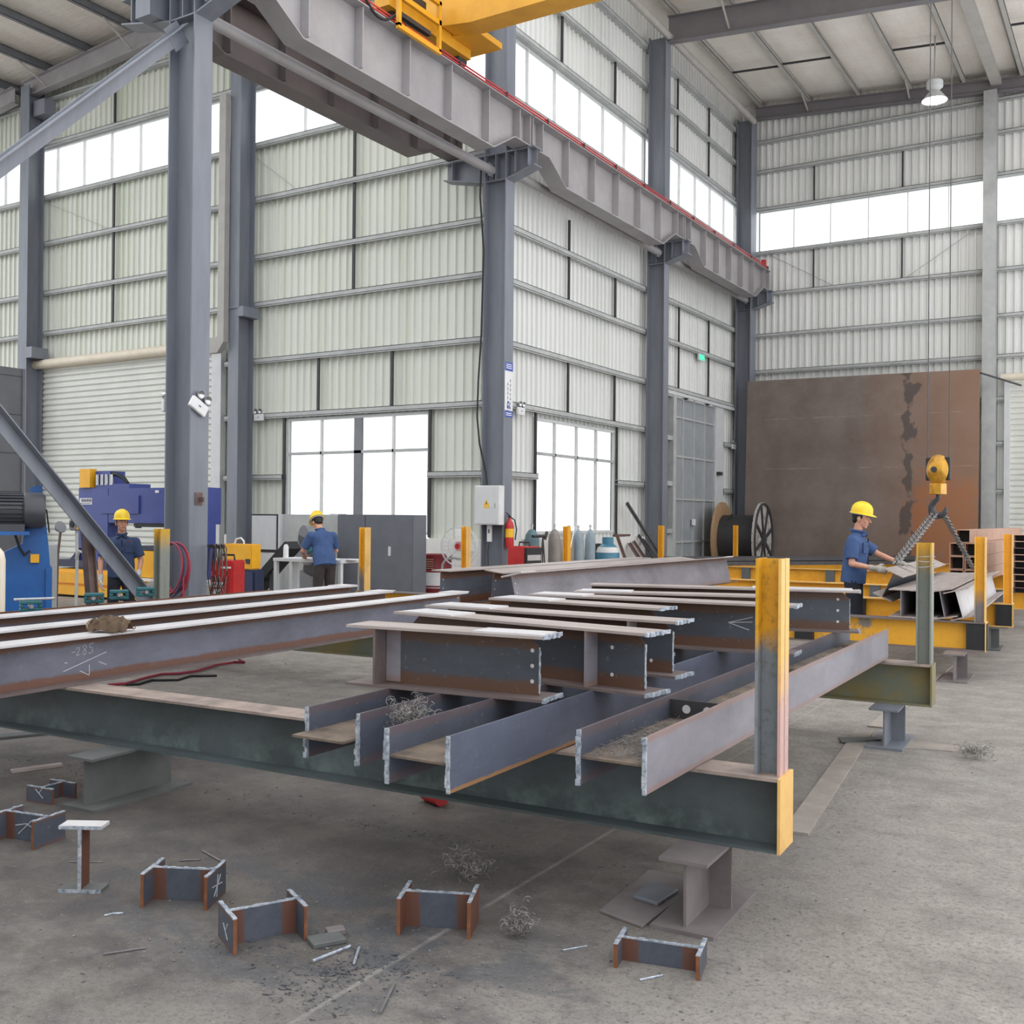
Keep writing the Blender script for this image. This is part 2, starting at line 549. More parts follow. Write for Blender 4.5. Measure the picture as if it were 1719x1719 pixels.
M['clad'] = make_clad('pale_green_cladding', (212, 214, 204), (218, 220, 212), (196, 203, 184))
M['clad2'] = make_clad('white_grey_cladding', (218, 219, 215), (226, 226, 224), (204, 207, 202))
M['clad3'] = make_clad('cream_cladding', (214, 213, 204), (220, 220, 214), (206, 204, 192))
M['door'] = paint('sliding_door_grey', (150, 156, 160), (138, 144, 148), 2, .5)
M['shutter'] = paint('roller_shutter_grey', (214, 215, 208), (204, 206, 200), 1.5, .45, bump=0)
M['cream'] = paint('cream_enamel', (222, 212, 194), (210, 198, 178), 3, .5)

# insulation blanket under the roof
t = NT('roof_insulation')
f = t.noise(1.1, 6, .6, t.mapped((1, .6, 1)))
g = t.noise(5, 5, .6, t.mapped((.35, 2.4, 1)))
br = t.n('ShaderNodeTexBrick')
br.inputs['Scale'].default_value = 1
br.inputs['Mortar Size'].default_value = .006
br.inputs['Brick Width'].default_value = .3
br.inputs['Row Height'].default_value = .3
br.offset = 0
t.l(t.coord(), br.inputs['Vector'])
col = t.mix(t.band(f, .35, .68), lin((244, 238, 230)), lin((232, 222, 212)))
col = t.mix(t.math('MULTIPLY', br.outputs['Fac'], .14), col, lin((150, 146, 140)))
t.bump(t.math('ADD', f, t.math('MULTIPLY', g, .4)), .6, .12)
M['roof'] = t.fin(col, .6)

# clear panes: mostly transparent, faint reflection
t = NT('window_glass')
tr = t.n('ShaderNodeBsdfTransparent')
tr.inputs[0].default_value = (.97, .98, .98, 1)
gl = t.n('ShaderNodeBsdfGlossy')
gl.inputs['Roughness'].default_value = .05
mx = t.n('ShaderNodeMixShader')
mx.inputs[0].default_value = .05
t.l(tr.outputs[0], mx.inputs[1])
t.l(gl.outputs[0], mx.inputs[2])
t.l(mx.outputs[0], t.t.nodes['Material Output'].inputs[0])
M['glass'] = t.m


def emit(name, c, s):
    t = NT(name)
    t.b.inputs['Emission Color'].default_value = lin(c)
    t.b.inputs['Emission Strength'].default_value = s
    return t.fin(lin(c), .4)


M['lamp'] = emit('lamp_face', (255, 252, 244), 12)
M['signgreen'] = emit('lit_green_sign', (40, 200, 140), .8)

# big rusty plate
t = NT('rusty_plate')
xyz = t.sep(t.coord())
n1 = t.noise(.7, 10, .68)
n2 = t.noise(2.6, 9, .7, t.mapped((1, 1, 1), loc=(2, 2, 6)))
col = t.mix(t.band(n1, .36, .66), lin((124, 113, 107)), lin((104, 90, 82)))
# orange rust, lower right part of the sheet
ux = t.math('SUBTRACT', xyz[0], 5.5)
uz = t.math('SUBTRACT', xyz[2], 1.7)
d = t.math('ADD', t.math('MULTIPLY', t.math('MULTIPLY', ux, ux), .62), t.math('MULTIPLY', t.math('MULTIPLY', uz, uz), .30))
d = t.math('ADD', d, t.math('MULTIPLY', t.math('SUBTRACT', n2, .5), 3.4))
col = t.mix(t.ramp(d, [(.25, (1, 1, 1, 1)), (.75, (0, 0, 0, 1))]), col, lin((150, 92, 54)))
hz = t.ramp(t.math('MULTIPLY', xyz[0], .16), [(.5, (0, 0, 0, 1)), (1, (1, 1, 1, 1))])
col = t.mix(t.math('MULTIPLY', hz, .55), col, lin((156, 114, 86)))
# dark drip spots in a vertical row
vx = t.math('MULTIPLY', t.math('ABSOLUTE', t.math('SUBTRACT', xyz[0], 4.55)), 2.6)
sp = t.noise(1.9, 4, .55, t.mapped((1.2, 1, 1), loc=(7, 0, 3)))
spot = t.math('SUBTRACT', t.math('ADD', sp, .06), t.math('MULTIPLY', vx, .35))
col = t.mix(t.math('MULTIPLY', t.band(spot, .45, .5), .8), col, lin((72, 66, 64)))
# chalk lines
wv = t.math('ABSOLUTE', t.math('SUBTRACT', xyz[2], 3.1))
wv2 = t.math('ABSOLUTE', t.math('SUBTRACT', xyz[2], 4.55))
ln = t.math('LESS_THAN', t.math('MINIMUM', wv, wv2), .018)
col = t.mix(t.math('MULTIPLY', t.math('MULTIPLY', ln, t.band(n2, .45, .6)), .35), col, lin((170, 150, 136)))
t.bump(n2, .1, .01)
M['rustplate'] = t.fin(col, .5, 0, .4)
# ================================================================== the building
XC = -10.535                       # column row / ridge line
def zroof(x): return 14.08-.08*abs(x+10.5)


f = MB()
f.box(-40, 1.4, -6, 33, -.2, 0)
struct(f.build('floor', M['floor']))


def corr(mb, axis, plane, u0, u1, z0, z1, side, pitch=.2, ztop=None):
    """trapezoid-ribbed sheet; side = direction (+1/-1) of the room along the other axis"""
    n = max(1, round((u1-u0)/pitch))
    p = (u1-u0)/n
    pts = []
    for i in range(n):
        u = u0+i*p
        pts += [(u, 0), (u+p*.66, 0), (u+p*.71, .045), (u+p*.95, .045)]
    pts.append((u1, 0))
    prev = None
    for u, dd in pts:
        w = plane+side*dd
        zt = ztop(u) if ztop else z1
        c = (u, w) if axis == 'x' else (w, u)
        a = mb.bm.verts.new((c[0], c[1], z0))
        b = mb.bm.verts.new((c[0], c[1], zt))
        if prev: mb.bm.faces.new((prev[0], a, b, prev[1]))
        prev = (a, b)


def solid_back(mb, axis, plane, u0, u1, z0, z1, side, ztop=None):
    """the sheet's outer face, so that the wall has a thickness"""
    za, zb = (ztop(u0), ztop(u1)) if ztop else (z1, z1)
    w = plane-side*.03
    P = [(u0, z0), (u1, z0), (u1, zb), (u0, za)]
    vs = [mb.bm.verts.new((u, w, z) if axis == 'x' else (w, u, z)) for u, z in P]
    mb.bm.faces.new(vs)


def wall(name, mat, axis, plane, side, rects, tops=()):
    mb = MB()
    for r in rects:
        corr(mb, axis, plane, *r, side)
        solid_back(mb, axis, plane, *r, side)
    for u0, u1, z0, fn in tops:
        corr(mb, axis, plane, u0, u1, z0, 0, side, ztop=fn)
        solid_back(mb, axis, plane, u0, u1, z0, 0, side, ztop=fn)
    return struct(mb.build(name, mat))


def girts(parent, axis, back, side, runs, depth=.17, h=.10):
    """C-shaped girts: runs of (u0, u1, z of the lower face)"""
    for u0, u1, z in runs:
        mb = MB()
        a, b = sorted((back, back+side*depth))
        lip = sorted((back+side*depth, back+side*(depth-.012)))
        def bx(w0, w1, z0, z1):
            if axis == 'x': mb.box(u0, u1, w0, w1, z0, z1)
            else: mb.box(w0, w1, u0, u1, z0, z1)
        bx(a, b, z+h-.012, z+h)
        bx(a, b, z, z+.012)
        bx(lip[0], lip[1], z-.02, z+h)
        mb.build('girt', M['girt'], parent)


def rods(parent, axis, w, lst, r=.028):
    for u, z0, z1 in lst:
        mb = MB()
        if axis == 'x': mb.box(u-r, u+r, w-.02, w+.02, z0, z1)
        else: mb.box(w-.02, w+.02, u-r, u+r, z0, z1)
        mb.build('sag_rod', M['dark'], parent)


# ---- left wall (plane y = 17.06, the room on the -y side)
YL = 17.07
zl = lambda u: zroof(u)+.3
wl = wall('wall_left', M['clad'], 'x', YL, -1,
          [(-34, -25.1, 0, 9.93), (-25.1, -18.42, 5.3, 9.93), (-18.42, -16.2, 0, 9.93), (-16.2, -12.42, 3.72, 9.93), (-12.42, -10.75, 0, 9.93)],
          [(-34, -10.75, 11.25, zl)])
zg = [8.64, 7.34, 6.28, 5.02, 3.78]
girts(wl, 'x', YL-.01, -1, [(-34, -10.8, z) for z in (9.86, 11.24, 12.42)] + [(-34, -10.8, z) for z in zg[:3]]
      + [(-34, -25.1, z) for z in (5.02, 3.78, 2.42)] + [(-18.1, -10.8, 5.02), (-18.1, -10.8, 3.78), (-18.1, -16.3, 2.42), (-12.35, -10.8, 2.42)])
rods(wl, 'x', YL-.12, [(-22.1, 8.74, 9.86), (-22.1, 11.34, 12.42), (-22.1, 7.44, 8.64), (-22.1, 6.38, 7.34), (-14.35, 8.74, 9.86), (-14.35, 7.44, 8.64), (-14.35, 6.38, 7.34),
                       (-15.3, 3.88, 5.02), (-13.3, 3.88, 5.02), (-16.27, 1.2, 3.76), (-12.33, 1.2, 3.76)])
for a, b in (((-17.5, 9.85), (-16.0, 8.75)), ((-25.0, 9.85), (-22.3, 8.75)), ((-12.2, 8.62), (-11.0, 9.8))):
    MB().tube([(a[0], YL-.09, a[1]), (b[0], YL-.09, b[1])], .008, 5).build('brace_rod', M['girt'], wl)
# ---- right wall (plane x = -10.97, the room on the +x side)
XR = -10.98
wr = wall('wall_right', M['clad2'], 'y', XR, 1,
          [(17.1, 18.65, 0, 9.93), (18.65, 22.42, 3.72, 9.93), (22.42, 24.9, 0, 9.93), (24.9, 29.6, 5.0, 9.93), (29.6, 31.1, 0, 9.93), (18.65, 22.42, 0, 1.28),
           (17.1, 31.1, 11.25, 14.34)])
girts(wr, 'y', XR+.01, 1, [(17.1, 31.0, z) for z in (9.86, 11.24, 12.38, 13.36, 7.30, 6.24, 5.0)] + [(17.1, 24.3, 3.80), (29.6, 31.0, 3.8), (17.1, 18.65, 2.42), (22.42, 24.3, 2.42), (29.6, 31, 2.42)], .17, .11)
rods(wr, 'y', XR+.12, [(20.0, 6.34, 7.30), (22.3, 6.34, 7.30), (20.0, 7.4, 8.1), (20.0, 3.9, 5.0), (22.3, 3.9, 5.0), (26.2, 6.34, 7.3), (28.4, 6.34, 7.3), (26.2, 5.1, 6.24), (28.4, 5.1, 6.24),
                       (19.6, 11.34, 12.38), (22.2, 11.34, 12.38), (19.6, 12.5, 13.36), (26.0, 11.34, 12.38), (28.3, 11.34, 12.38), (26, 12.5, 13.36), (28.3, 12.5, 13.36), (18.62, 1.2, 3.8), (22.45, 1.2, 3.8)])
# ---- far wall (plane y = 31.08)
YF = 31.1
wf = wall('wall_far', M['clad2'], 'x', YF, -1,
          [(-11, -3.35, 0, 9.72), (-3.35, 2.2, 5.4, 9.72), (2.2, 5, 0, 9.72)], [(-11, 5, 11.0, zl)])
girts(wf, 'x', YF-.01, -1, [(-11, 5, z) for z in (9.66, 10.98, 12.12, 13.02, 8.40, 7.15, 6.05)] + [(-11, -3.4, 4.9), (-4, -3.45, 3.7), (-4, -3.45, 2.4)], .17, .1)
for x in (-8.6, -6.1):
    rods(wf, 'x', YF-.1, [(x, 11.08, 12.12), (x, 8.5, 9.66)], .02)
MB().tube([(-6.0, YF-.1, 8.5), (-4.2, YF-.1, 9.62)], .012, 5).build('brace_rod', M['girt'], wf)
MB().tube([(-9.9, YF-.1, 9.62), (-8.0, YF-.1, 8.5)], .012, 5).build('brace_rod', M['girt'], wf)

# masonry plinth below the sheets
b = MB()
b.box(-18.0, -10.8, YL-.22, YL+.1, 0, 1.18)
struct(b.build('baseboard_left', M['offwhite']))
b = MB()
b.box(XR-.1, XR+.22, 17.3, 24.6, 0, 1.18)
struct(b.build('baseboard_right', M['offwhite']))
b = MB()
b.box(-11, -3.4, YF-.2, YF+.1, 0, 1.18)
struct(b.build('baseboard_far', M['offwhite']))


# rear wall of the building, unseen, put in to block light from behind
b = MB()
corr(b, 'x', -6.0, -36, 2.5, 0, 12.5, 1)
solid_back(b, 'x', -6.0, -36, 2.5, 0, 12.5, 1)
struct(b.build('wall_rear', M['clad2']))
# ---- windows
WN = [0]
def window(axis, w, u0, u1, z0, z1, bars, hbars=(), thick=(), fw=.05, split=None, dep=.07):
    WN[0] += 1
    def bx(mb, a, b, c, d):
        if axis == 'x': mb.box(a, b, w-dep/2, w+dep/2, c, d)
        else: mb.box(w-dep/2, w+dep/2, a, b, c, d)
    mb = MB()
    bx(mb, u0, u1, z0, z0+fw)
    bx(mb, u0, u1, z1-fw, z1)
    bx(mb, u0, u0+fw, z0+fw, z1-fw)
    bx(mb, u1-fw, u1, z0+fw, z1-fw)
    o = struct(mb.build('window_%d' % WN[0], M['lightgrey']))
    for u in bars:
        mb = MB()
        hw = .10 if u in thick else (.014 if fw < .055 else .022)
        bx(mb, u-hw, u+hw, z0+fw, z1-fw)
        mb.build('mullion', M['midgrey'] if u in thick else M['white'], o)
    for z in hbars:
        mb = MB()
        bx(mb, u0+fw, u1-fw, z-.03, z+.03)
        mb.build('transom', M['girt'], o)
    us = [u0]+sorted(bars)+[u1]
    zs = [z0]+sorted(hbars)+[z1]
    for a, b in zip(us, us[1:]):
        for c, d in zip(zs, zs[1:]):
            mb = MB()
            if axis == 'x': mb.box(a+.02, b-.02, w-.004, w+.004, c+.02, d-.02)
            else: mb.box(w-.004, w+.004, a+.02, b-.02, c+.02, d-.02)
            mb.build('pane', M['glass'], o)
    return o


def even(a, b, n): return [a+(b-a)*i/n for i in range(1, n)]
window('x', YL, -34, -25.6, 9.93, 11.25, even(-34, -25.6, 7))
window('x', YL, -25.6, -18.0, 9.93, 11.25, even(-25.6, -18.0, 7))
window('x', YL, -18.0, -10.9, 9.93, 11.25, [-17.5]+even(-17.5, -10.9, 4))
window('y', XR, 17.2, 24.1, 9.93, 11.25, even(17.2, 24.1, 6))
window('y', XR, 24.1, 31.0, 9.93, 11.25, even(24.1, 31.0, 6)+[30.8])
window('x', YF, -10.3, -3.8, 9.72, 11.0, even(-10.3, -3.8, 6))
window('x', YF, -3.8, 5, 9.72, 11.0, even(-3.8, 5, 8))
window('x', YL-.045, -16.25, -12.36, 1.25, 3.74, [-15.25, -14.23, -13.3], [2.97], [-14.23], .06)
window('y', XR+.045, 18.62, 22.45, 1.28, 3.70, [19.55, 20.55, 21.5], [2.96], [], .06)

# ---- roofs with their purlins
def roof(name, x0, x1, y0, y1, pxs, big=()):
    mb = MB()
    n = 24
    def zz(x): return zroof(x)+.24
    cells = [x0+(x1-x0)*i/n for i in range(n+1)]
    if x0 < -10.5 < x1: cells = sorted(cells+[-10.5])
    for a, b in zip(cells, cells[1:]):
        mb.prism([(a, zz(a)), (b, zz(b)), (b, zz(b)+.08), (a, zz(a)+.08)], 'y', y0, y1)
    o = struct(mb.build(name, M['roof']))
    for x in pxs:
        mb = MB()
        w = .105 if x not in big else .11
        zt = zroof(x)
        mb.box(x-.008, x+.008, y0, y1, zt+.0, zt+.22)
        mb.box(x-w, x+.008, y0, y1, zt+.21, zt+.22)
        mb.box(x-.008, x+w, y0, y1, zt-.012, zt)
        mb.box(x+w-.01, x+w, y0, y1, zt-.012, zt+.02)
        mb.build('purlin', M['purlin'] if x > -11 else M['purlin_dark'], o)
    return o


rr_ = roof('ceiling', -11.05, .9, 18.5, 31.2, [-10.15, -8.72, -7.28, -5.87, -4.48, -3.05, -1.6, -.2], ())
rl_ = roof('ceiling_left_bay', -34.2, -10.9, 11.5, 17.15, [-11.6, -13.2, -14.8, -16.4, -18, -19.4, -21.0, -22.7, -24.3, -26, -27.6, -29.2, -31])
# struts between the purlins under the blanket
for xa, xb, ys in ((-10.15, -8.72, (25.6, 28.0)), (-8.72, -7.28, (25.4, 27.9)), (-5.87, -4.48, (25.4, 28.0)), (-3.05, -1.6, (25.4, 27.5))):
    for y in ys:
        MB().bar((xa, y, zroof(xa)+.05), (xb, y, zroof(xb)+.05), .045, .045).build('purlin_strut', M['dark'], rr_)
mb = MB()
mb.cyl((-10.25, 17, 13.55), (-10.25, 30.4, 13.55), .09, n=12)
tag(mb.build('eaves_pipe', M['purlin'], smooth=True), 'pale round pipe running under the roof edge along the right-hand wall', 'pipe')
mb = MB()
mb.box(-3.78, -3.52, 19, 31, 13.38, 13.52)
tag(mb.build('roof_tie_beam', M['purlin']), 'wide pale tie beam under the roof ending at the far wall column', 'beam')

# ---- H columns of the row and of the walls
def hcol(name, label, x0, x1, y0, y1, z1, web='x', mat=None, group=None, parts=True):
    """web='x': flanges are the x faces; web='y': flanges are the y faces"""
    mat = mat or M['column']
    cx, cy = (x0+x1)/2, (y0+y1)/2
    o = thing(name, label, 'column', (cx, cy, 0), group=group)
    a, b = (x1-x0)/2, (y1-y0)/2
    if web == 'x':
        MB().box(-a+.02, a-.02, -.007, .007, 0, z1).build('web', mat, o)
        MB().box(a-.02, a, -b, b, 0, z1).build('flange', mat, o)
        MB().box(-a, -a+.02, -b, b, 0, z1).build('flange', mat, o)
    else:
        MB().box(-.007, .007, -b+.02, b-.02, 0, z1).build('web', mat, o)
        MB().box(-a, a, -b, -b+.02, 0, z1).build('flange', mat, o)
        MB().box(-a, a, b-.02, b, 0, z1).build('flange', mat, o)
    MB().box(-a-.06, a+.06, -b-.06, b+.06, 0, .025).build('base_plate', M['dark'], o)
    return o, a, b


def corbel(o, a, right=True, left=True):
    """brackets that carry the crane girders, in column coordinates"""
    hw = .14
    if right:
        mb = MB()
        mb.prism([(a, 7.95), (a+.58, 8.12), (a+.58, 8.43), (a, 8.43)], 'y', -.008, .008)
        mb.build('corbel_web', M['column'], o)
        mb = MB()
        mb.box(a, a+.6, -hw, hw, 8.43, 8.455)
        mb.prism([(a, 7.93), (a+.6, 8.105), (a+.6, 8.125), (a, 7.95)], 'y', -hw, hw)
        mb.build('corbel_flange', M['column'], o)
        for u in (.18, .46):
            MB().box(a+u-.008, a+u+.008, -hw, hw, 7.98+u*.28, 8.43).build('corbel_stiffener', M['column'], o)
    if left:
        mb = MB()
        mb.prism([(-a, 7.95), (-a-.92, 8.14), (-a-.92, 8.43), (-a, 8.43)], 'y', -.008, .008)
        mb.build('corbel_web', M['column'], o)
        mb = MB()
        mb.box(-a-.95, -a, -hw, hw, 8.43, 8.455)
        mb.prism([(-a, 7.93), (-a-.95, 8.12), (-a-.95, 8.14), (-a, 7.95)], 'y', -hw, hw)
        mb.build('corbel_flange', M['column'], o)
        MB().box(-a-.76, -a-.74, -hw, hw, 8.12, 8.43).build('corbel_stiffener', M['column'], o)
    for z in (7.94, 8.44):
        MB().box(-a+.02, a-.02, -.14, .14, z-.01, z+.01).build('column_stiffener', M['column'], o)
    MB().box(-.008, .008, -.14, -.007, 7.95, 8.43).build('column_stiffener', M['column'], o)


c1, a, b = hcol('steel_column', 'nearest blue-grey steel column, carrying the tilted twin-spot light and hose coils', -10.77, -10.3, 9.065, 9.36, 12.9)
corbel(c1, a)
MB().bar((-a-.3, -.02, 8.0), (-a-.3, -.02, 8.43), .6, .28).build('corbel_gusset', M['column'], c1)
MB().box(a, a+.09, -.01, .01, 1.78, 1.84).build('lifting_lug', M['brownsteel'], c1)
MB().box(a, a+.012, -.07, .05, 1.74, 1.90).build('lug_plate', M['brownsteel'], c1)
c2, a, b = hcol('steel_column', 'blue-grey steel column at the wall corner, carrying the white switch box and banner', -10.79, -10.3, 16.489, 16.79, 13.6)
corbel(c2, a)
c3, a, b = hcol('steel_column', 'blue-grey steel column on the right-hand wall between window and sliding door', -10.77, -10.3, 23.90, 24.2, 13.6)
corbel(c3, a, True, False)
c4, a, b = hcol('steel_column', 'blue-grey steel column in the far corner beside the rusty plate', -10.77, -10.3, 30.38, 30.86, 13.7)
corbel(c4, a, True, False)
yc = 16.40
x0 = at(384, 500, y=yc).x
c5, a, b = hcol('wall_column', 'blue-grey wall column between the big roller shutter and the window', x0, x0+.31, yc, 16.86, 13.2, 'y')
MB().box(a-.02, a+.16, -b-.02, b, 5.98, 6.2).build('splice_bracket', M['column'], c5)
MB().box(-a-.03, a+.03, -b-.03, b+.0, 6.17, 6.2).build('splice_plate', M['column'], c5)
x0 = at(31, 500, y=yc).x
c6, a, b = hcol('wall_column', 'blue-grey wall column at the left edge, beside the tall dark grey panel', x0, x0+.36, yc, 16.86, 12.7, 'y')
MB().box(a-.02, a+.25, -b-.02, b, 5.62, 5.9).build('splice_bracket', M['column'], c6)
MB().box(a, a+.45, -.1, b, 11.9, 12.3).build('strut_bracket', M['column'], c6)
c7, a, b = hcol('wall_column', 'slim wall column right of the rusty plate, beside the far roller shutter', -3.95, -3.62, 30.62, 30.9, 13.25, 'y', M['girt'])

# ---- diagonal braces and round ties between the columns
def V0(w): return Vector((.05, 0, w/2-.007))


def brace(label, p, q, w):
    o = thing('column_brace', label, 'brace', p)
    p, q = Vector(p), Vector(q)
    d = q-p
    mb = MB()
    mb.bar((0, 0, 0), d, .014, w)
    mb.bar(V0(w), d+V0(w), .11, .014)
    mb.build('brace_member', M['column'], o)
    for t in (0.02, .98):
        MB().bar(d*t-d.normalized()*.14, d*t+d.normalized()*.14, .02, w*1.5).build('gusset_plate', M['column'], o)
    return o


brace('long slanting brace rising from behind the teal clamps to the left frame edge', (-10.52, 8.72, .45), (-10.52, 4.2, 5.2), .19)
brace('slanting brace falling from the top of the nearest column past the strip window', (-10.52, 9.06, 7.74), (-10.52, 4.2, 2.9), .19)


def tie(label, y0, y1, x=-10.45, z=8.2):
    o = thing('tie_pipe', label, 'pipe', (x, y0, z))
    MB().cyl((0, 0, 0), (0, y1-y0, 0), .085, n=14).build('pipe', M['girder'], o, True)
    for y in (0, y1-y0):
        MB().box(-.012, .012, y-.14, y+.14, -.12, .12).build('end_plate', M['column'], o)
    return o


tie('round grey tie pipe from the nearest column to the corner column', 9.32, 16.5, -10.62, 8.13)
tie('round grey tie pipe along the right-hand wall, corner column to the window column', 16.8, 23.9)
tie('round grey tie pipe along the right-hand wall ending at the far corner column', 24.2, 30.4)

# ---- crane runway girders
def girder(label, xc, y0, y1, zb, zu, zt, mat, hw=.18, n=6, rail=True):
    o = thing('crane_girder', label, 'girder', (xc, y0, 0))
    L = y1-y0
    s0, s1 = .62, 1.32
    prof = [(0.02, zu), (s0, zu), (s1, zb), (L-s1, zb), (L-s0, zu), (L-.02, zu)]
    mb = MB()
    mb.prism([(y, z+.02) for y, z in prof]+[(L-.02, zt-.02), (.02, zt-.02)], 'x', -.008, .008)
    mb.build('web', mat, o)
    mb = MB()
    mb.prism(prof+[(y, z+.02) for y, z in reversed(prof)], 'x', -hw, hw)
    mb.build('bottom_flange', mat, o)
    MB().box(-hw-.02, hw+.02, .02, L-.02, zt-.02, zt).build('top_flange', mat, o)
    ys = [.05, .42]+[1.45+(L-2.9)*i/(n-2) for i in range(n-1)]+[L-.42, L-.05]
    for y in ys:
        zz = zu if y < s0 or y > L-s0 else (zb if s1 <= y <= L-s1 else zu+(zb-zu)*(min(y, L-y)-s0)/(s1-s0))
        for sx in (-1, 1):
            MB().box(min(sx*.01, sx*(hw-.02)), max(sx*.01, sx*(hw-.02)), y-.012, y+.012, zz+.02+(.06 if s0 < y < L-s0 else 0), zt-.02).build('stiffener', M['girder_left'] if mat is M['girder_left'] else M['girder'], o)
    if rail:
        mb = MB()
        mb.box(-.055, .055, .02, L-.02, zt, zt+.02)
        mb.box(-.012, .012, .02, L-.02, zt+.02, zt+.1)
        mb.box(-.035, .035, .02, L-.02, zt+.1, zt+.13)
        mb.build('rail', M['dark'], o)
    return o


girder('grey crane girder span over the nearest column, running out above the frame', -10.0, 1.8, 9.2, 8.07, 8.47, 9.07, M['girder'])
girder('grey crane girder span below the yellow crane', -10.0, 9.2, 16.64, 8.07, 8.47, 9.07, M['girder'])
girder('grey crane girder span from the wall corner to the middle wall column', -10.0, 16.64, 24.05, 8.07, 8.47, 9.07, M['girder'])
girder('grey crane girder span ending in the far corner with a red tip', -10.0, 24.05, 30.75, 8.07, 8.47, 9.07, M['girder'])
girder('brown-grey crane girder of the left bay, in shade behind the tie pipe', -11.5, 9.2, 16.6, 8.2, 8.5, 9.15, M['girder_left'])
o = thing('conductor_rail', 'red conductor rail along the top of the grey crane girders', 'conductor rail', (-9.84, 1.8, 9.12))
for z in (0, .05):
    MB().bar((0, 0, z), (0, 28.8, z), .018, .022).build('red_bar', M['conductor'], o)
for k in range(20):
    MB().box(-.05, .02, .6+k*1.48, .64+k*1.48, -.06, .07).build('holder', M['dark'], o)
tag(MB().box(-10.06, -9.94, 30.6, 30.72, 9.2, 9.42).build('rail_buffer', M['red']), 'small red buffer block at the far end of the crane rail', 'buffer')

# ---- yellow overhead crane on the runway
cr = thing('overhead_crane', 'yellow overhead travelling crane at the top of the picture', 'crane', (-10.0, 13.9, 9.2))
mb = MB()
mb.prism([(-.25, .62), (.2, .32), (.75, .25), (17, .25), (17, 1.6), (-.25, 1.6)], 'y', -.22, .22)
mb.build('bridge_girder', M['crane'], cr)
mb = MB()
mb.box(-.3, 17, -.27, .27, 1.6, 1.63)
mb.build('girder_cap', M['crane'], cr)
mb = MB()
mb.box(-.14, .14, -1.5, .72, .14, .36)
mb.build('end_carriage', M['crane'], cr)
for y in (-1.2, .6):
    MB().cyl((-.06, y, .13), (.06, y, .13), .13, n=18).build('wheel', M['dark'], cr, True)
mb = MB()
mb.box(-.2, .62, .16, .95, .3, .33)
mb.box(-.2, .62, .16, .2, .33, .40)
mb.box(-.2, .62, .91, .95, .33, .40)
mb.box(.58, .62, .2, .91, .33, .40)
mb.build('platform', M['crane'], cr)
mb = MB()
y0, y1, x = -1.42, -.38, .27
for y in (y0, y1): mb.box(x-.03, x+.03, y-.03, y+.03, -.18, .62)
mb.box(x-.03, x+.03, y0-.03, y1+.03, -.22, -.14)
mb.box(x-.03, x+.03, y0-.03, y1+.03, .24, .32)
mb.box(x-.03, x+.03, y0-.03, y1+.03, .56, .62)
mb.build('guard_frame', M['crane'], cr)
mb = MB()
mb.box(-.1, .1, -1.3, -.5, .42, .6)
mb.box(.12, .2, -1.3, -.5, .05, .12)
mb.build('drive_motor', M['dark'], cr)
pts = [(.3, -2.1+.02*k*math.sin(k*.9), .12-.16*math.sin(k*PI/14)) for k in range(1, 14)]
mb = MB()
mb.tube([(.2, -2.2+.09*k, .02-.22*math.sin(k*PI/9)) for k in range(10)], .022, 6)
mb.build('cable_loop', M['rubber'], cr, True)

# ---- rafters
def rafter(label, x0, x1, y, d0, d1, mat, hw=.1, stiff=()):
    o = thing('roof_rafter', label, 'rafter', (0, y, 0))
    za, zb = zroof(x0), zroof(x1)
    MB().prism([(x0, za-d0), (x1, zb-d1), (x1, zb-.01), (x0, za-.01)], 'y', -.008, .008).build('web', mat, o)
    MB().prism([(x0, za-d0-.02), (x1, zb-d1-.02), (x1, zb-d1), (x0, za-d0)], 'y', -hw, hw).build('bottom_flange', mat, o)
    MB().prism([(x0, za-.02), (x1, zb-.02), (x1, zb), (x0, za)], 'y', -hw, hw).build('top_flange', mat, o)
    for x in stiff:
        t_ = (x-x0)/(x1-x0)
        zt = zroof(x)
        d = d0+(d1-d0)*t_
        MB().bar((x+.05, -.9, zt-.02), (x, -.05, zt-d+.08), .04, .04).build('fly_brace', M['purlin'], o)
    return o


rafter('long grey-brown roof rafter crossing the top right of the picture', -10.3, 6, 24.05, .62, .62, M['raftergrey'], .11, (-8.72, -4.48))
rafter('grey roof rafter along the far wall above the strip window', -10.3, 6, 30.75, .34, .3, M['raftergrey'], .11, (-8.72, -5.87))
rafter('grey roof rafter above the left wall, from the left-edge column to the ridge', -25.3, -10.8, 16.6, .42, .72, M['girder'], .11, (-24.3, -21))
rafter('grey roof rafter of the left bay running out of the picture at the left', -33.5, -25.7, 16.6, .6, .4, M['girder'], .11)

# ---- doors
d1 = MB()
n = 37
pts = []
zt = 5.42
for i in range(n):
    z = zt*i/n
    h = zt/n
    pts += [(16.95, z), (16.95, z+h*.16), (16.905, z+h*.42), (16.905, z+h*.80), (16.95, z+h)]
pts2 = [(16.99, zt), (16.99, 0)]
for (ya, za), (yb, zb) in zip(pts, pts[1:]):
    if abs(za-zb) < 1e-6: continue
    d1.bm.faces.new([d1.bm.verts.new((x, y, z)) for x, y, z in ((-25.0, ya, za), (-18.4, ya, za), (-18.4, yb, zb), (-25.0, yb, zb))])
d1 = struct(d1.build('door_1', M['shutter']))
MB().cyl((-25.35, 16.78, 5.5), (-18.2, 16.78, 5.5), .12, n=16).build('roller_tube', M['cream'], d1, True)
MB().box(-25.4, -18.2, 16.86, 16.98, 5.38, 5.62).build('roller_housing', M['cream'], d1)
MB().box(-18.45, -18.15, 16.84, 17.0, 0, 5.4).build('guide_rail', M['lightgrey'], d1)
MB().box(-25.2, -24.98, 16.84, 17.0, 0, 5.4).build('guide_rail', M['column'], d1)
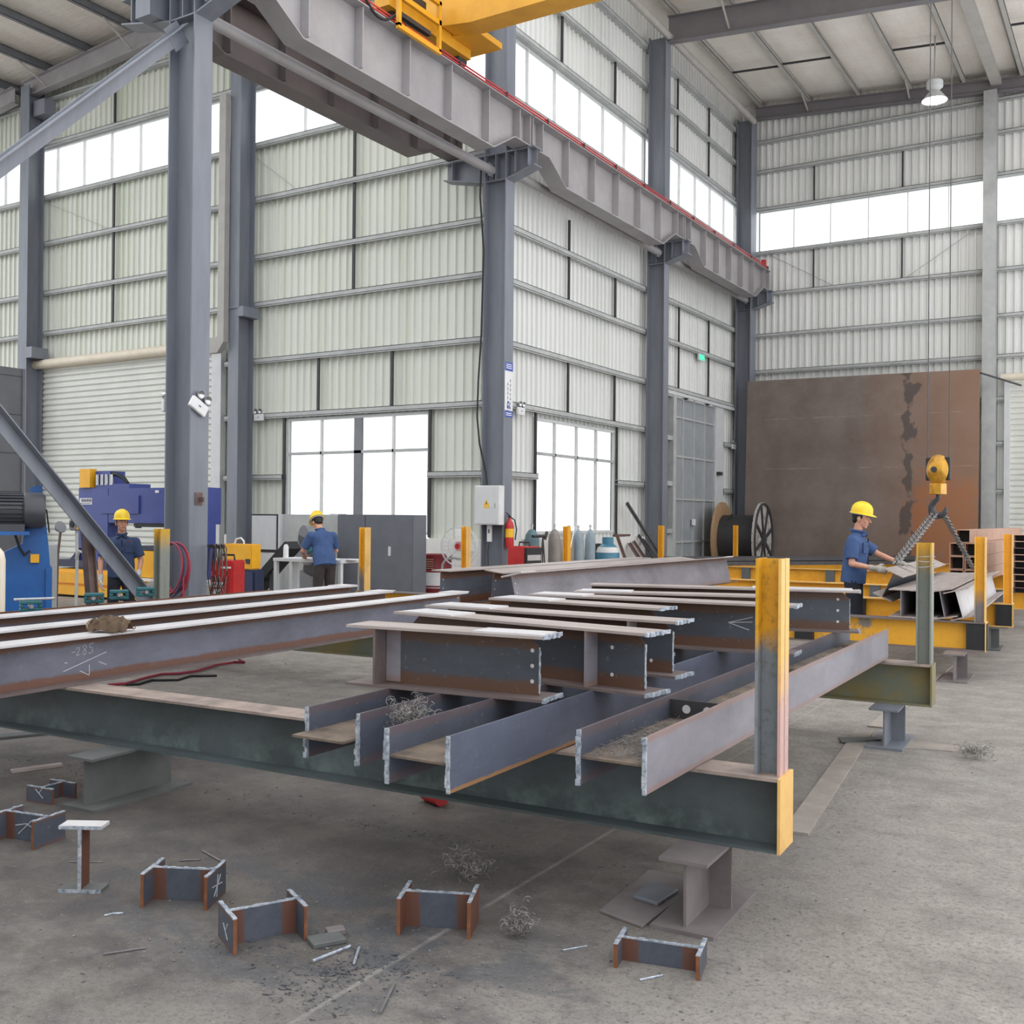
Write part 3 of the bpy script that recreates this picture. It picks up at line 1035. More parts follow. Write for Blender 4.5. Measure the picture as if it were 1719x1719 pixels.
d2 = MB()
n = 36
for i in range(n):
    z = 5.38*i/n
    h = 5.38/n
    q = [(30.98, z), (30.98, z+h*.16), (30.94, z+h*.42), (30.94, z+h*.8), (30.98, z+h)]
    for (ya, za), (yb, zb) in zip(q, q[1:]):
        d2.bm.faces.new([d2.bm.verts.new((x, y, zz)) for x, y, zz in ((-3.3, ya, za), (2.2, ya, za), (2.2, yb, zb), (-3.3, yb, zb))])
d2 = struct(d2.build('door_2', M['shutter']))
MB().cyl((-3.5, 30.85, 5.5), (2.2, 30.85, 5.5), .1, n=16).build('roller_tube', M['cream'], d2, True)
MB().box(-3.42, -3.28, 30.86, 31.0, 0, 5.4).build('guide_rail', M['lightgrey'], d2)
# sliding door, sheet panels behind a grid of rails
d3 = MB()
d3.box(-10.93, -10.90, 26.0, 28.95, .02, 4.9)
d3 = struct(d3.build('door_3', M['door']))
for y in (26.02, 26.55, 27.35, 28.15, 28.93):
    MB().box(-10.9, -10.85, y-.025, y+.025, .02, 4.9).build('door_stile', M['girt'], d3)
for z in (.05, 1.0, 2.15, 3.3, 4.35, 4.87):
    MB().box(-10.9, -10.86, 26.0, 28.95, z-.025, z+.025).build('door_rail', M['girt'], d3)
MB().box(-10.86, -10.775, 24.8, 30.4, 4.9, 4.985).build('sliding_track', M['lightgrey'], d3)
for y in (26.6, 28.2): MB().box(-10.86, -10.78, y, y+.12, 4.86, 5.0).build('track_roller', M['dark'], d3)
MB().box(-10.85, -10.78, 27.2, 27.3, 1.45, 1.62).build('door_note', M['paper'], d3)
jb = MB()
jb.box(-10.95, -10.78, 25.7, 25.9, 0, 5.0)
for z in (1.3, 2.55, 3.75, 4.9): jb.box(-10.93, -10.8, 24.25, 25.7, z-.06, z+.06)
jb = struct(jb.build('trim_1', M['girt']))
MB().box(-10.96, -10.93, 24.25, 25.7, 1.2, 4.95).build('dark_infill_panel', M['panelgrey'], jb)
jb = MB()
jb.box(-10.96, -10.84, 29.0, 29.62, 0, 4.95)
jb = struct(jb.build('trim_2', M['lightgrey']))
MB().box(-10.84, -10.72, 29.05, 29.25, 2.9, 3.0).build('latch', M['dark'], jb)
def V3(*a): return Vector(a)


# ================================================================== racks, steel beams, offcuts
TILT = .0454                       # the racks stand a little askew to the building


def rack(label, xr, y, L, zb, web, stiff=(), ends=None, post=(.06,), postmat='yellow', postf=None, h=.30, w=.20, pz=1.462, left=True, flange=None, endcap=None, pw=.105, pyo=0.0, sw=.02, topf=None):
    """a cross beam on trestles with an upright at each end; local x runs from 0 (right end) to -L"""
    o = thing('storage_rack', label, 'rack', (xr, y, zb), TILT)
    fl = M[flange or web]
    hw = w/2
    MB().box(-L, -.012, -.006, .006, .014, h-.014).build('web', M[web], o)
    MB().box(-L, -.012, -hw, hw, h-.014, h).build('top_flange', M[topf] if topf else fl, o)
    MB().box(-L, -.012, -hw, hw, 0, .014).build('bottom_flange', fl, o)
    MB().box(-.012, 0, -hw-.004, hw+.004, 0, h).build('end_plate', M[endcap or web], o)
    MB().box(-L-.012, -L, -hw, hw, 0, h).build('end_plate', M[web], o)
    for x in stiff:
        for s in (-1, 1):
            MB().box(x-sw, x+sw, min(s*.006, s*(hw-.012)), max(s*.006, s*(hw-.012)), .014, h-.014).build('stiffener', M[ends or 'black'], o)
    a = pw
    for px in ((-.012-a/2,) + ((-L+a/2,) if left else ())):
        pm = M[postmat]
        pf = M[postf or postmat]
        p = MB().box(px-a/2, px+a/2, pyo-.005, pyo+.005, h, pz-zb).build('upright', pm, o)
        MB().box(px+a/2-.012, px+a/2, pyo-a/2-.012, pyo+a/2+.012, h, pz-zb).build('upright_flange', pf, p)
        MB().box(px-a/2, px-a/2+.012, pyo-a/2-.012, pyo+a/2+.012, h, pz-zb).build('upright_flange', pm, p)
    return o


ZP = .285
rack('front storage rack, dark grey-green beam with a half yellow upright, holding the cut beams', -1.262, 4.215, 8.1, ZP, 'rackgrey', (), None, postmat='post1', postf='post1f', endcap='yellow_pale', flange='rackgrey', topf='rackdust')
rack('second storage rack from the front, olive beam with a grey upright tied with wire', -1.345, 8.06, 7.9, ZP, 'rackolive', (), None, postmat='post2', postf='post2', endcap='rackolive', flange='rackolive', topf='rackdust')
rack('third storage rack, worn yellow beam with black end, under the lifted beam bundle', -1.45, 11.75, 8.0, ZP, 'yellow_worn', (-.09, -1.85, -3.6, -5.3), 'black', postmat='post3', postf='yellow_pale', endcap='yellow_pale', flange='flange_dark', sw=.1)
rack('fourth storage rack, yellow beam with black end, behind the right-hand worker', -1.5, 14.65, 8.2, ZP, 'yellow', (-.1, -1.9, -3.7, -5.5), 'black', postmat='yellow', postf='yellow_pale', endcap='yellow_pale', flange='yellow_pale', sw=.1)
rack('fifth storage rack, yellow beam with black stripes, behind the short beams', -1.5, 17.75, 8.0, ZP, 'yellow', (-.5, -2.35, -4.2, -6.1, -7.4), 'panelgrey', postmat='yellow', flange='yellow_pale', sw=.08)
rack('sixth storage rack, bright yellow beam with black stripes, carrying the angle bars', -1.6, 22.55, 8.05, ZP, 'yellow', (-2.35, -4.2, -6.0, -7.85), 'panelgrey', postmat='yellow', flange='yellow_pale', sw=.09)
rack('farthest storage rack, yellow beam with dark stripes, before the rusty plate', -2.0, 27.4, 7.6, ZP, 'yellow', (-1.2, -2.7, -4.4, -6.2), 'panelgrey', postmat='yellow', flange='yellow_pale', sw=.08)
# twist of wire round the grey upright
w_ = thing('binding_wire', 'thin wire twisted round the grey upright of the second rack', 'wire', (-1.41, 8.06, 1.33))
mb = MB()
mb.tube([(.068*math.cos(k*.5), .078*math.sin(k*.5), .0015*k-.03*math.sin(k*.21)-.03) for k in range(46)], .0022, 4)
mb.build('wire', M['chalk'], w_)


def pedestal(label, x, y, mat, L=.36, wx=.17, z=ZP, stiff=.18, long=None, bw=None):
    """trestle foot cut from a beam, its web along y"""
    o = thing('trestle_foot', label, 'trestle', (x, y, 0), TILT)
    MB().box(-.006, .006, 0, L, .016, z-.014).build('web', M[mat], o)
    MB().box(-wx/2, wx/2, -.03, L+.02, z-.014, z).build('top_flange', M[mat], o)
    b = bw or (wx/2+.03)
    MB().box(-b, b, -.04, L+.05, 0, .016).build('base_flange', M[mat], o)
    if stiff:
        MB().box(.006, wx/2, stiff-.006, stiff+.006, .016, z-.014).build('stiffener', M['flange_dark'] if mat == 'flange_dark' else M[mat], o)
    return o


M['foot'] = paint('brown_grey_steel', (126, 118, 118), (104, 96, 96), 4, .5)
M['foot2'] = paint('blue_grey_foot', (122, 126, 134), (104, 108, 116), 4, .5)
M['footdull'] = paint('dull_grey_foot', (100, 102, 100), (84, 86, 86), 4, .6)
pedestal('brown-grey I-shaped trestle foot under the right end of the front rack', -1.56, 3.87, 'foot', .5, .2, stiff=.29)
pedestal('broad dull grey trestle foot under the left half of the front rack', -5.0, 3.68, 'footdull', .62, .2, stiff=0)
pedestal('blue-grey trestle foot under the right end of the second rack', -1.62, 7.72, 'foot2', .5, .2, stiff=.3)
pedestal('brown trestle foot under the right end of the third rack', -1.70, 11.3, 'foot', .6, .2, stiff=.3)
for (x, y, lb) in ((-1.75, 14.4, 'trestle foot under the right end of the fourth rack'), (-9.15, 7.55, 'trestle foot under the hidden left part of the second rack'), (-5.2, 7.65, 'trestle foot under the middle of the second rack'), (-9.2, 11.15, 'trestle foot under the left part of the third rack'), (-5, 11.3, 'trestle foot under the middle of the third rack'), (-8.2, 3.6, 'trestle foot left of the frame under the front rack'),
                   (-5, 14.3, 'trestle foot under the middle of the fourth rack'), (-8.6, 14.2, 'trestle foot under the left end of the fourth rack'),
                   (-2, 17.5, 'trestle foot under the right end of the fifth rack'), (-8.4, 17.2, 'trestle foot under the left end of the fifth rack'), (-2.2, 22.3, 'trestle foot under the right end of the sixth rack'), (-8.8, 22.0, 'trestle foot under the left end of the sixth rack'), (-2.8, 27.15, 'trestle foot under the right end of the farthest rack'), (-8.8, 26.9, 'trestle foot under the left end of the farthest rack')):
    pedestal(lb, x, y, 'footdull', .5, .2, stiff=.2)
tag(MB().prism([(-1.71, 3.80), (-1.93, 3.86), (-1.96, 4.42), (-1.70, 4.44)], 'z', .0, .014).bevel(.003).build('shim_plate', M['foot']), 'grey shim plate on the floor left of the front right trestle foot', 'plate')
tag(MB().prism([(-1.74, 4.02), (-1.86, 4.04), (-1.88, 4.25), (-1.73, 4.22)], 'z', .0145, .03).bevel(.003).build('shim_plate', M['foot2']), 'small bright shim plate lying on the larger plate beside the front foot', 'plate')


def ibeam(name, label, loc, rot, L, h=.29, w=.21, tf=.013, tw=.009, web='mill', top='flange', bot='flange_dark', group=None, cope=(), plates=(), stiff=(), holes=(), ends=(), lie=False, cat='beam', mark=None):
    """I-beam along local x from 0 to L, standing on its lower flange (lie=True: on the flange edges)"""
    o = thing(name, label, cat, loc, rot, group)
    hw = w/2
    def B(*a):
        mb = MB()
        if lie:
            m = Matrix.Translation((0, 0, hw)) @ Matrix.Rotation(PI/2, 4, 'X') @ Matrix.Translation((0, 0, -h/2))
            mb.box(*a, m)
        else: mb.box(*a)
        return mb
    c0 = .09 if 0 in cope else 0
    c1 = .09 if 1 in cope else 0
    zs = (tf, h-tf)
    if c0 or c1:
        mb = MB()
        k = .05
        P = [(0, tf), (L, tf), (L, h-tf-k if c1 else h-tf), (L-c1*.6, h-tf), (c0*.6, h-tf), (0, h-tf-k if c0 else h-tf)]
        P2 = []
        for p in P:
            if not P2 or (Vector(p)-Vector(P2[-1])).length > 1e-4: P2.append(p)
        mb.prism(P2, 'y', -tw/2, tw/2)
        if lie: mb._xf(list(mb.bm.verts), Matrix.Translation((0, 0, hw)) @ Matrix.Rotation(PI/2, 4, 'X') @ Matrix.Translation((0, 0, -h/2)))
        mb.build('web', M[web], o)
    else:
        B(0, L, -tw/2, tw/2, tf, h-tf).build('web', M[web], o)
    f0 = .06 if 0 in cope else 0
    f1 = .06 if 1 in cope else 0
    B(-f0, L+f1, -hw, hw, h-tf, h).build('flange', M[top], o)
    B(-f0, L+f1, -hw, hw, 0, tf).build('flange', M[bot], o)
    for x in ends:                  # ragged flame-cut edges on the ends
        s = -1 if x == 0 else 1
        xe = (-f0 if x == 0 else L+f1)
        rnd = random.Random(int(L*1000)+x)
        for z0, z1 in ((0, tf), (h-tf, h)):
            mb = MB()
            k = 9
            for i in range(k):
                ya = -hw+w*i/k
                e = .006+rnd.random()*.014
                xa, xb = sorted((xe, xe+s*e))
                zz = (z0-.001-rnd.random()*.004, z1+.001+rnd.random()*.003)
                if lie:
                    m = Matrix.Translation((0, 0, hw)) @ Matrix.Rotation(PI/2, 4, 'X') @ Matrix.Translation((0, 0, -h/2))
                    mb.box(xa, xb, ya, ya+w/k, *zz, m)
                else: mb.box(xa, xb, ya, ya+w/k, *zz)
            mb.build('cut_edge', M['melt'], o)
        if x == 1 and cope:
            mb = MB()
            k = 12
            for i in range(k):
                za = tf+.01+(h-2*tf-.06)*i/k
                mb.box(L-.001, L+.002+rnd.random()*.004, -tw/2-.0008, tw/2+.0008, za, za+(h-2*tf-.06)/k)
            mb.build('cut_edge', M['melt'], o)
    for x0, x1, y0, y1 in plates:  # loose-looking doubler plates on the top flange
        mb = B(x0, x1, y0, y1, h, h+.008)
        mb.build('doubler_plate', M['flange_bright'], o)
    for x, mt in stiff:
        for s in (-1, 1):
            B(x-.006, x+.006, min(s*tw/2, s*hw*.97), max(s*tw/2, s*hw*.97), tf, h-tf).build('stiffener', M[mt], o)
    for x, z, side in holes:       # bolt holes: pale raised discs, painting the light seen through them
        mb = MB()
        mb.cyl((x, side*(tw/2), z), (x, side*(tw/2+.0015), z), .0095, n=12)
        if lie: mb._xf(list(mb.bm.verts), Matrix.Translation((0, 0, hw)) @ Matrix.Rotation(PI/2, 4, 'X') @ Matrix.Translation((0, 0, -h/2)))
        mb.build('bolt_hole', M['flange_bright'], o)
    return o


# -- three long beams on the left, along y
def along(p, q):
    return math.atan2(q[1]-p[1], q[0]-p[0])


ZR = ZP+.30+.001
def zbeam(z): return z
ang = along((-5.37, 3.42), (-5.70, 8.77))
def long_beam(label, px, py, ytip, y0, zt, **k):
    """px,py: a point of the near edge line on the top flange at height zt; runs in direction ang"""
    p = at(px, py, z=zt)
    d = Vector((math.cos(ang), math.sin(ang), 0))
    side = Vector((-math.sin(ang), math.cos(ang), 0))
    c = Vector((p.x, p.y, 0))+side*.1
    s = c+d*((y0-c.y)/d.y)
    L = (ytip-y0)/d.y
    return ibeam('steel_beam', label, (s.x, s.y, ZR), (0, 0, ang), L, zt-ZR, .2, group=None, **k)


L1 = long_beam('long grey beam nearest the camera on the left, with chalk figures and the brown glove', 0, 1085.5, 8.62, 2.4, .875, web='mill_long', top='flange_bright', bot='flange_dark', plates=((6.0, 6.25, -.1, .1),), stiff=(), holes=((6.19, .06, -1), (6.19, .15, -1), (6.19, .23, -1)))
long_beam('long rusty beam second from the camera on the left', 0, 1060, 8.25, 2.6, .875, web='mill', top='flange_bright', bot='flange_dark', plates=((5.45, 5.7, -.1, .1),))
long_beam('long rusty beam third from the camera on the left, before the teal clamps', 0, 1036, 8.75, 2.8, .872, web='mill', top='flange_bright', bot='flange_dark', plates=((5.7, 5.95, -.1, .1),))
ibeam('steel_beam', 'low beam lying on its side behind the three long beams, under the teal clamps', (-8.02, 3.4, ZR), (0, 0, PI/2+.05), 5.2, .29, .2, lie=True, web='mill', top='mill', bot='mill')
# chalk figures on the near web of the first beam
t_ = (4.13-2.4)
mb = MB()
def stroke(mb, pts, ox, oz, sc, y=-.0056, w=.0035):
    for p, q in zip(pts, pts[1:]): mb.bar((ox+p[0]*sc, y, oz+p[1]*sc), (ox+q[0]*sc, y, oz+q[1]*sc), .002, w)
two = [(0, .7), (.2, 1), (.5, .95), (.5, .65), (.05, .05), (.6, .1)]
eight = [(.45, .9), (.2, 1), (.05, .8), (.45, .3), (.35, 0), (.05, .1), (.1, .35), (.5, .75), (.45, .9)]
five = [(.65, 1), (.2, 1), (.12, .6), (.45, .6), (.5, .2), (.25, 0), (0, .1)]
stroke(mb, two, t_-.07, .165, .05)
stroke(mb, eight, t_-.022, .165, .06)
stroke(mb, five, t_+.022, .168, .062)
stroke(mb, [(0, .5), (.5, .5)], t_-.10, .165, .05)
for a, b in (((-.16, .08), (.16, .165)), ((-.04, .07), (.03, .035)), ((.03, .10), (.03, .04)), ((-.15, .13), (-.13, .13)), ((.1, .11), (.16, .085))):
    mb.bar((t_+a[0], -.0056, a[1]), (t_+b[0], -.0056, b[1]), .002, .005)
mb.build('chalk_mark', M['chalk'], L1)

# -- three beams lying on their sides along y, over the first two racks
def lying(label, xr, xl, y0, y1, web, top, near=True, dz=.0, flh=.215, ext=None, endmat='melt', rise=.02):
    """flanges vertical; xr/xl: outer faces of the right and left flange at the near end"""
    h = xr-xl
    a = PI/2+.012
    L = (y1-y0)
    o = ibeam('lying_beam', label, ((xr+xl)/2, y0, ZR+dz), (0, -rise/L, a), L, h, flh, .010, .009, web=web, top=top, bot='mill_blue', lie=True, ends=(0,))
    return o


BC = lying('pale H-beam lying on its side, rightmost on the racks, its web full of swarf', -1.609, -1.895, 3.6, 8.05, 'trough', 'mill_light')
BB = lying('blue-black H-beam lying on its side, middle of three, with burnt lower edge', -2.232, -2.526, 3.21, 7.6, 'trough', 'mill_burnt')
BA = lying('blue-black H-beam lying on its side, leftmost of three, with a tongue of web', -2.798, -3.087, 3.37, 7.6, 'trough', 'mill_blue')
MB().box(-.09, .012, -.13, .145, .1025, .1125).build('web_tongue', M['trough'], BA)
mb = MB()
mb.box(.9, .91, -.13, .13, .115, .2)
mb.build('splice_plate', M['dark'], BC)
for y in (-.05, .05):
    MB().cyl((.898, y, .16), (.8985, y, .16), .02, n=14).build('bolt_hole', M['flange_bright'], BC)  # pale disc painting light seen through the hole
MB().box(.5, 3.9, -.07, -.055, .113, .125).build('weld_ridge', M['offcut_end'], BC)
mb = MB()                          # swarf lying in the trough
rnd = random.Random(3)
for i in range(420):
    x = abs(rnd.gauss(.35, .22)) if i < 260 else rnd.uniform(.1, 4.2)
    y = rnd.uniform(-.12, .12)
    r_ = rnd.uniform(.006, .022)
    a0 = rnd.uniform(0, 6)
    mb.tube([(x+r_*math.cos(a0+j*.9)+j*.002, y+r_*math.sin(a0+j*.9), .118+.006*rnd.random()+.008*abs(math.sin(j))) for j in range(6)], .0011, 3)
sw = mb.build('trough_swarf', M['debris'], BC)
sw['kind'] = 'stuff'

# -- short beams across the lying ones
def short(label, xl, yl, xr, yr, zb=.803, **k):
    a = along((xl, yl), (xr, yr))
    L = math.hypot(xr-xl, yr-yl)
    return ibeam('cut_beam', label, (xl, yl, zb), (0, 0, a), L, k.pop('h', .292), k.pop('w', .21), .013, .009, **k)


s1 = short('front short beam of the stack, bolt holes at both ends of its dark web', -3.20, 4.02, -2.36, 4.10, cope=(1,), web='mill_dark', ends=(1,), stiff=((.02, 'flange_dark'),),
           holes=((.81, .075, -1), (.81, .145, -1), (.81, .215, -1), (.07, .09, -1), (.07, .15, -1), (.07, .21, -1)), plates=((.55, .9, -.10, .06),))
MB().box(-.14, .0, -.105, .105, 0, .013).build('flange', M['flange_dark'], s1)
MB().box(-.14, .0, -.105, .105, .279, .292).build('flange', M['flange'], s1)
MB().box(.03, .11, -.0075, -.0046, .02, .27).build('splice_plate', M['mill_light'], s1)
short('second short beam from the front of the stack, drilled end plate at right', -3.50, 4.68, -2.02, 4.50, cope=(0, 1), web='mill_dark', ends=(1,), stiff=((1.22, 'mill_light'),), plates=((.0, .36, -.1, .1),),
      holes=((1.31, .07, -1), (1.31, .2, -1)))
short('third short beam of the stack, its flame-cut end beside the drilled end plate', -3.62, 5.13, -2.13, 5.09, cope=(0, 1), web='mill_dark', ends=(1,), stiff=((1.28, 'mill_light'),), plates=((-.02, .4, -.1, .1),), holes=((1.37, .07, -1), (1.37, .2, -1)))
short('fourth short beam of the stack, shortest flange with a hooked web end', -3.60, 5.80, -2.50, 5.74, .806, cope=(0, 1), web='mill_dark', ends=(1,), plates=((-.02, .4, -.1, .1),))
s5 = short('fifth short beam of the stack, long dark web with a chalk arrow', -3.50, 6.10, -1.88, 6.26, .812, cope=(0, 1), web='mill_dark', ends=(1,), plates=((-.02, .34, -.1, .1),), h=.298)
short('sixth short beam of the stack, its narrow top flange just behind the fifth', -3.42, 6.56, -2.12, 7.0, .816, cope=(0,), web='mill_dark', plates=((-.02, .34, -.1, .1),))
s7 = short('rearmost short beam of the stack, three bolt holes at its right end', -3.66, 7.15, -1.85, 7.66, .822, cope=(1,), web='mill_dark', ends=(1,), h=.298, holes=((1.80, .07, -1), (1.80, .15, -1), (1.80, .23, -1)), plates=((1.2, 1.9, -.1, .1),))
mb = MB()
for a, b in (((1.27, .17), (1.42, .21)), ((1.27, .17), (1.42, .18)), ((1.27, .17), (1.4, .13))):
    mb.bar((a[0], -.0056, a[1]), (b[0], -.0056, b[1]), .002, .004)
mb.build('chalk_mark', M['chalk'], s5)

# -- tapered beams behind, leaning on the third to fifth racks
def leaning(label, nl, nr, far, h, roll, web, L, zb, tap=0, plates=()):
    a = along(nl, far)
    return ibeam('frame_beam', label, (nl[0], nl[1], zb), (roll, 0, a), L, h, .26, .012, .008, web=web, top='flange', bot='flange_dark', plates=plates, holes=((.05, .1, -1), (.05, .2, -1), (.05, .3, -1)))


p1 = at(868, 972, z=.97)
leaning('large grey beam lying tilted on the rear racks, nearest of three', (p1.x-.05, p1.y+.1), 0, (p1.x+.02, p1.y+6), .40, -.22, 'mill_light', 6.4, ZR+.03, plates=((0, .3, -.13, .13), (6.1, 6.4, -.13, .13)))
p2 = at(845, 962, z=1.0)
leaning('large grey beam lying tilted on the rear racks, middle of three', (p2.x-.3, p2.y+.2), 0, (p2.x-.2, p2.y+6), .41, .12, 'mill', 5.6, ZR+.01)
p3 = at(760, 963, z=.99)
leaning('large dark beam lying on the rear racks, leftmost of three', (p3.x-.35, p3.y+.25), 0, (p3.x-.25, p3.y+6), .41, .02, 'mill', 5.4, ZR+.01)

# -- bundle of H beams on the third and fourth racks, being lifted
bx = [(-2.27, .0, .588), (-2.03, -.06, .592), (-1.83, -.18, .603), (-1.65, -.26, .612)]
names = ['leftmost H-beam of the bundle on the third rack, upright', 'second H-beam of the bundle on the third rack', 'third H-beam of the bundle, tilted behind the grey upright', 'rightmost H-beam of the bundle, tilted with a bright web']
for (x, tl, z), lb in zip(bx, names):
    ibeam('bundle_beam', lb, (x-.02, 11.7, z), (tl, 0, PI/2+TILT), 4.4, .30, .25, .012, .009, web='flange_bright' if 'bright' in lb else 'mill_light', top='flange', bot='flange')
ibeam('bundle_beam', 'slanting H-beam hanging in the chains at the left of the bundle, held by the worker', (-2.56, 12.05, .765), (.42, 0, PI/2+TILT), 3.9, .31, .22, .012, .009, web='mill_dark', top='flange', bot='flange')

# -- stack of square tubes on the rear racks
tn = ['lower left', 'lower right', 'second row left', 'second row right', 'third row left', 'third row right', 'single top']
k = 0
for r_ in range(4):
    for c_ in range(2 if r_ < 3 else 1):
        o = thing('square_tube', '%s rosy square tube of the stack at the right edge' % tn[k], 'tube', (-2.92+.235*c_+(.10 if r_ == 3 else 0)+.11, 18.9, ZR+.225*r_), (0, 0, PI/2+.01), 'square tubes stacked at the right')
        mb = MB()
        L, s, th = 9.0, .11, .012
        mb.box(0, L, -s, s, 0, th)
        mb.box(0, L, -s, s, .22-th, .22)
        mb.box(0, L, -s, -s+th, th, .22-th)
        mb.box(0, L, s-th, s, th, .22-th)
        mb.build('tube_wall', M['tube'], o)
        MB().box(.35, .36, -s+th, s-th, th, .22-th).build('inner_shade', M['black'], o)  # black plate standing in for the shade inside the tube
        k += 1
rows = ['lowest', 'second', 'third', 'fourth', 'fifth', 'sixth', 'seventh', 'eighth', 'topmost']
for i, rn in enumerate(rows):
    o = thing('steel_channel', '%s channel of the dark stack at the right frame edge' % rn, 'channel', (-1.58, 16.6, ZR+.095*i), (0, 0, PI/2+.01), 'channels stacked at the right edge')
    mb = MB()
    mb.box(0, 5, -.13, .13, .082, .092)
    mb.box(0, 5, -.13, -.12, 0, .082)
    mb.box(0, 5, .12, .13, 0, .082)
    mb.build('channel_section', M['tube'] if i % 3 else M['brownsteel'], o)
    MB().box(.3, .31, -.12, .12, .0, .082).build('inner_shade', M['black'], o)  # black plate standing in for shade between the channel's legs
# bundle of small angle bars on the sixth rack
o = thing('angle_bar_bundle', 'bundle of dark angle bars lying on the left end of the sixth rack', 'steel bars', (-9.2, 21.7, ZR), (0, 0, R(50)))
rnd = random.Random(5)
for i in range(7):
    for j in range(2):
        mb = MB()
        y, z = -.3+i*.09+j*.03, j*.1
        L = 6.6+rnd.uniform(-.3, .3)
        mb.box(0, L, y-.04, y+.04, z, z+.008)
        mb.box(0, L, y-.04, y-.032, z+.008, z+.085)
        mb.build('angle_bar', M['darkangle'], o)

# ------------------------------------------------------------------ offcuts on the floor
def offcut(label, x, y, rz, h=.29, w=.2, s=.125, stand=False, web='offcut_end', fl='offcut', mark=True, seed=1, tf=.014):
    """a slice of H-beam; stand=True keeps the I upright, else it lies on its cut face"""
    o = thing('beam_offcut', label, 'offcut', (x, y, 0), rz)
    rnd = random.Random(seed)
    hw = w/2
    if not stand:
        a = MB()
        a.box(-h/2, -h/2+tf, -hw, hw, 0, s)
        a.build('flange', M[fl], o)
        MB().box(h/2-tf, h/2, -hw, hw, 0, s).build('flange', M[fl], o)
        MB().box(-h/2+tf, h/2-tf, -.006, .006, 0, s-.002).build('web', M[web], o)
        for sx in (-1, 1):
            mb = MB()
            for i in range(10):
                ya = -hw+w*i/10
                mb.box(min(sx*(h/2-tf), sx*h/2)-.0008, max(sx*(h/2-tf), sx*h/2)+.0008, ya, ya+w/10, s-.001, s+.001+rnd.random()*.005)
            mb.build('cut_edge', M['melt'], o)
        mb = MB()
        for i in range(14):
            xa = -h/2+tf+(h-2*tf)*i/14
            mb.box(xa, xa+(h-2*tf)/14, -.0068, .0068, s-.003, s+rnd.random()*.004)
        mb.build('cut_edge', M['melt'], o)
        for sx in (-1, 1):
            for sy in (-1, 1):
                MB().box(min(sx*(h/2-tf), sx*h/2), max(sx*(h/2-tf), sx*h/2), sy*hw-.0012, sy*hw+.0012, 0, s).build('edge_face', M['cutrust'], o)
    else:
        MB().box(-hw, hw, 0, s, 0, tf).build('flange', M['footdull'], o)
        MB().box(-hw, hw, 0, s, h-tf, h).build('flange', M['flange_bright'], o)
        MB().box(-.006, .006, 0, s, tf, h-tf).build('web', M['offcut_end'], o)
        mb = MB()
        for i in range(16):
            za = tf+(h-2*tf)*i/16
            mb.box(-.0075, .0075, -.004-rnd.random()*.003, .001, za, za+(h-2*tf)/16)
        for z0 in (0, h-tf):
            for i in range(10): mb.box(-hw+w*i/10, -hw+w*(i+1)/10, -.002-rnd.random()*.004, .001, z0, z0+tf)
        mb.build('cut_edge', M['melt'], o)
    if mark == 'flange':
        mb = MB()
        for a, b in (((-.03, .03), (.04, .10)), ((.0, .02), (.01, .11)), ((-.05, .075), (.06, .06))):
            mb.bar((h/2+.001, a[0], a[1]), (h/2+.001, b[0], b[1]), .002, .004)
        mb.build('chalk_mark', M['chalk'], o)
    if mark == 'flange_left':
        mb = MB()
        for a, b in (((-.03, .03), (.03, .075)), ((-.03, .09), (.0, .055))):
            mb.bar((-h/2-.001, a[0], a[1]), (-h/2-.001, b[0], b[1]), .002, .004)
        mb.build('chalk_mark', M['chalk'], o)
    if mark == 'web':
        mb = MB()
        for a, b in (((-.05, .03), (.03, .10)), ((-.07, .07), (.0, .085)), ((0, .085), (.07, .06))):
            mb.bar((a[0], -.0072, a[1]), (b[0], -.0072, b[1]), .002, .004)
        mb.build('chalk_mark', M['chalk'], o)
    return o


offcut('small H offcut lying below the broad trestle foot, chalk on its near plate', -5.31, 3.70, R(96), .17, .20, .085, mark='flange_left', seed=2)
offcut('H offcut with a chalk cross, cut by the left frame edge', -4.74, 3.17, R(10), .29, .2, .135, mark='web', seed=3)
offcut('upright I offcut standing on its flange, pale top plate', -3.90, 2.855, R(30), .285, .185, .085, True, mark=None, seed=4)
offcut('H offcut with chalk strokes on its right plate, second from left in the front row', -3.465, 3.04, R(26), .285, .205, .135, mark='flange', seed=5)
offcut('H offcut with a rust-orange right half, front middle of the floor', -2.90, 2.93, R(62), .285, .205, .13, mark='flange_left', seed=6)
offcut('rusty H offcut with a dark web, below the lying beams', -2.395, 3.38, R(24), .29, .2, .14, mark=None, seed=7, fl='offcut_end')
offcut('low H offcut in front of the right trestle foot', -1.515, 3.53, R(12), .31, .16, .085, mark=None, seed=8)


def slab(name, label, cat, px, py, rz, L, W, H, mat, z=0):
    p = at(px, py, z=z)
    mb = MB()
    mb.box(-L/2, L/2, -W/2, W/2, 0, H)
    mb.bevel(.003)
    return tag(mb.build(name, mat, None, False, (p.x, p.y, z), (0, 0, rz)), label, cat)


slab('scrap_plate', 'small dark steel plate beside the orange offcut', 'plate', 548, 1582, R(60), .13, .09, .02, M['footdull'])
slab('scrap_plate', 'smaller plate leaning on the dark scrap plate by the orange offcut', 'plate', 563, 1568, R(55), .07, .05, .024, M['foot'])
slab('flat_bar', 'short light flat bar lying left of the broad trestle foot', 'bar', 62, 1292, R(70), .30, .05, .022, M['flange'])
slab('flat_bar', 'dark flat bar lying on the floor at the left frame edge', 'bar', 15, 1238, R(65), .6, .12, .02, M['footdull'])
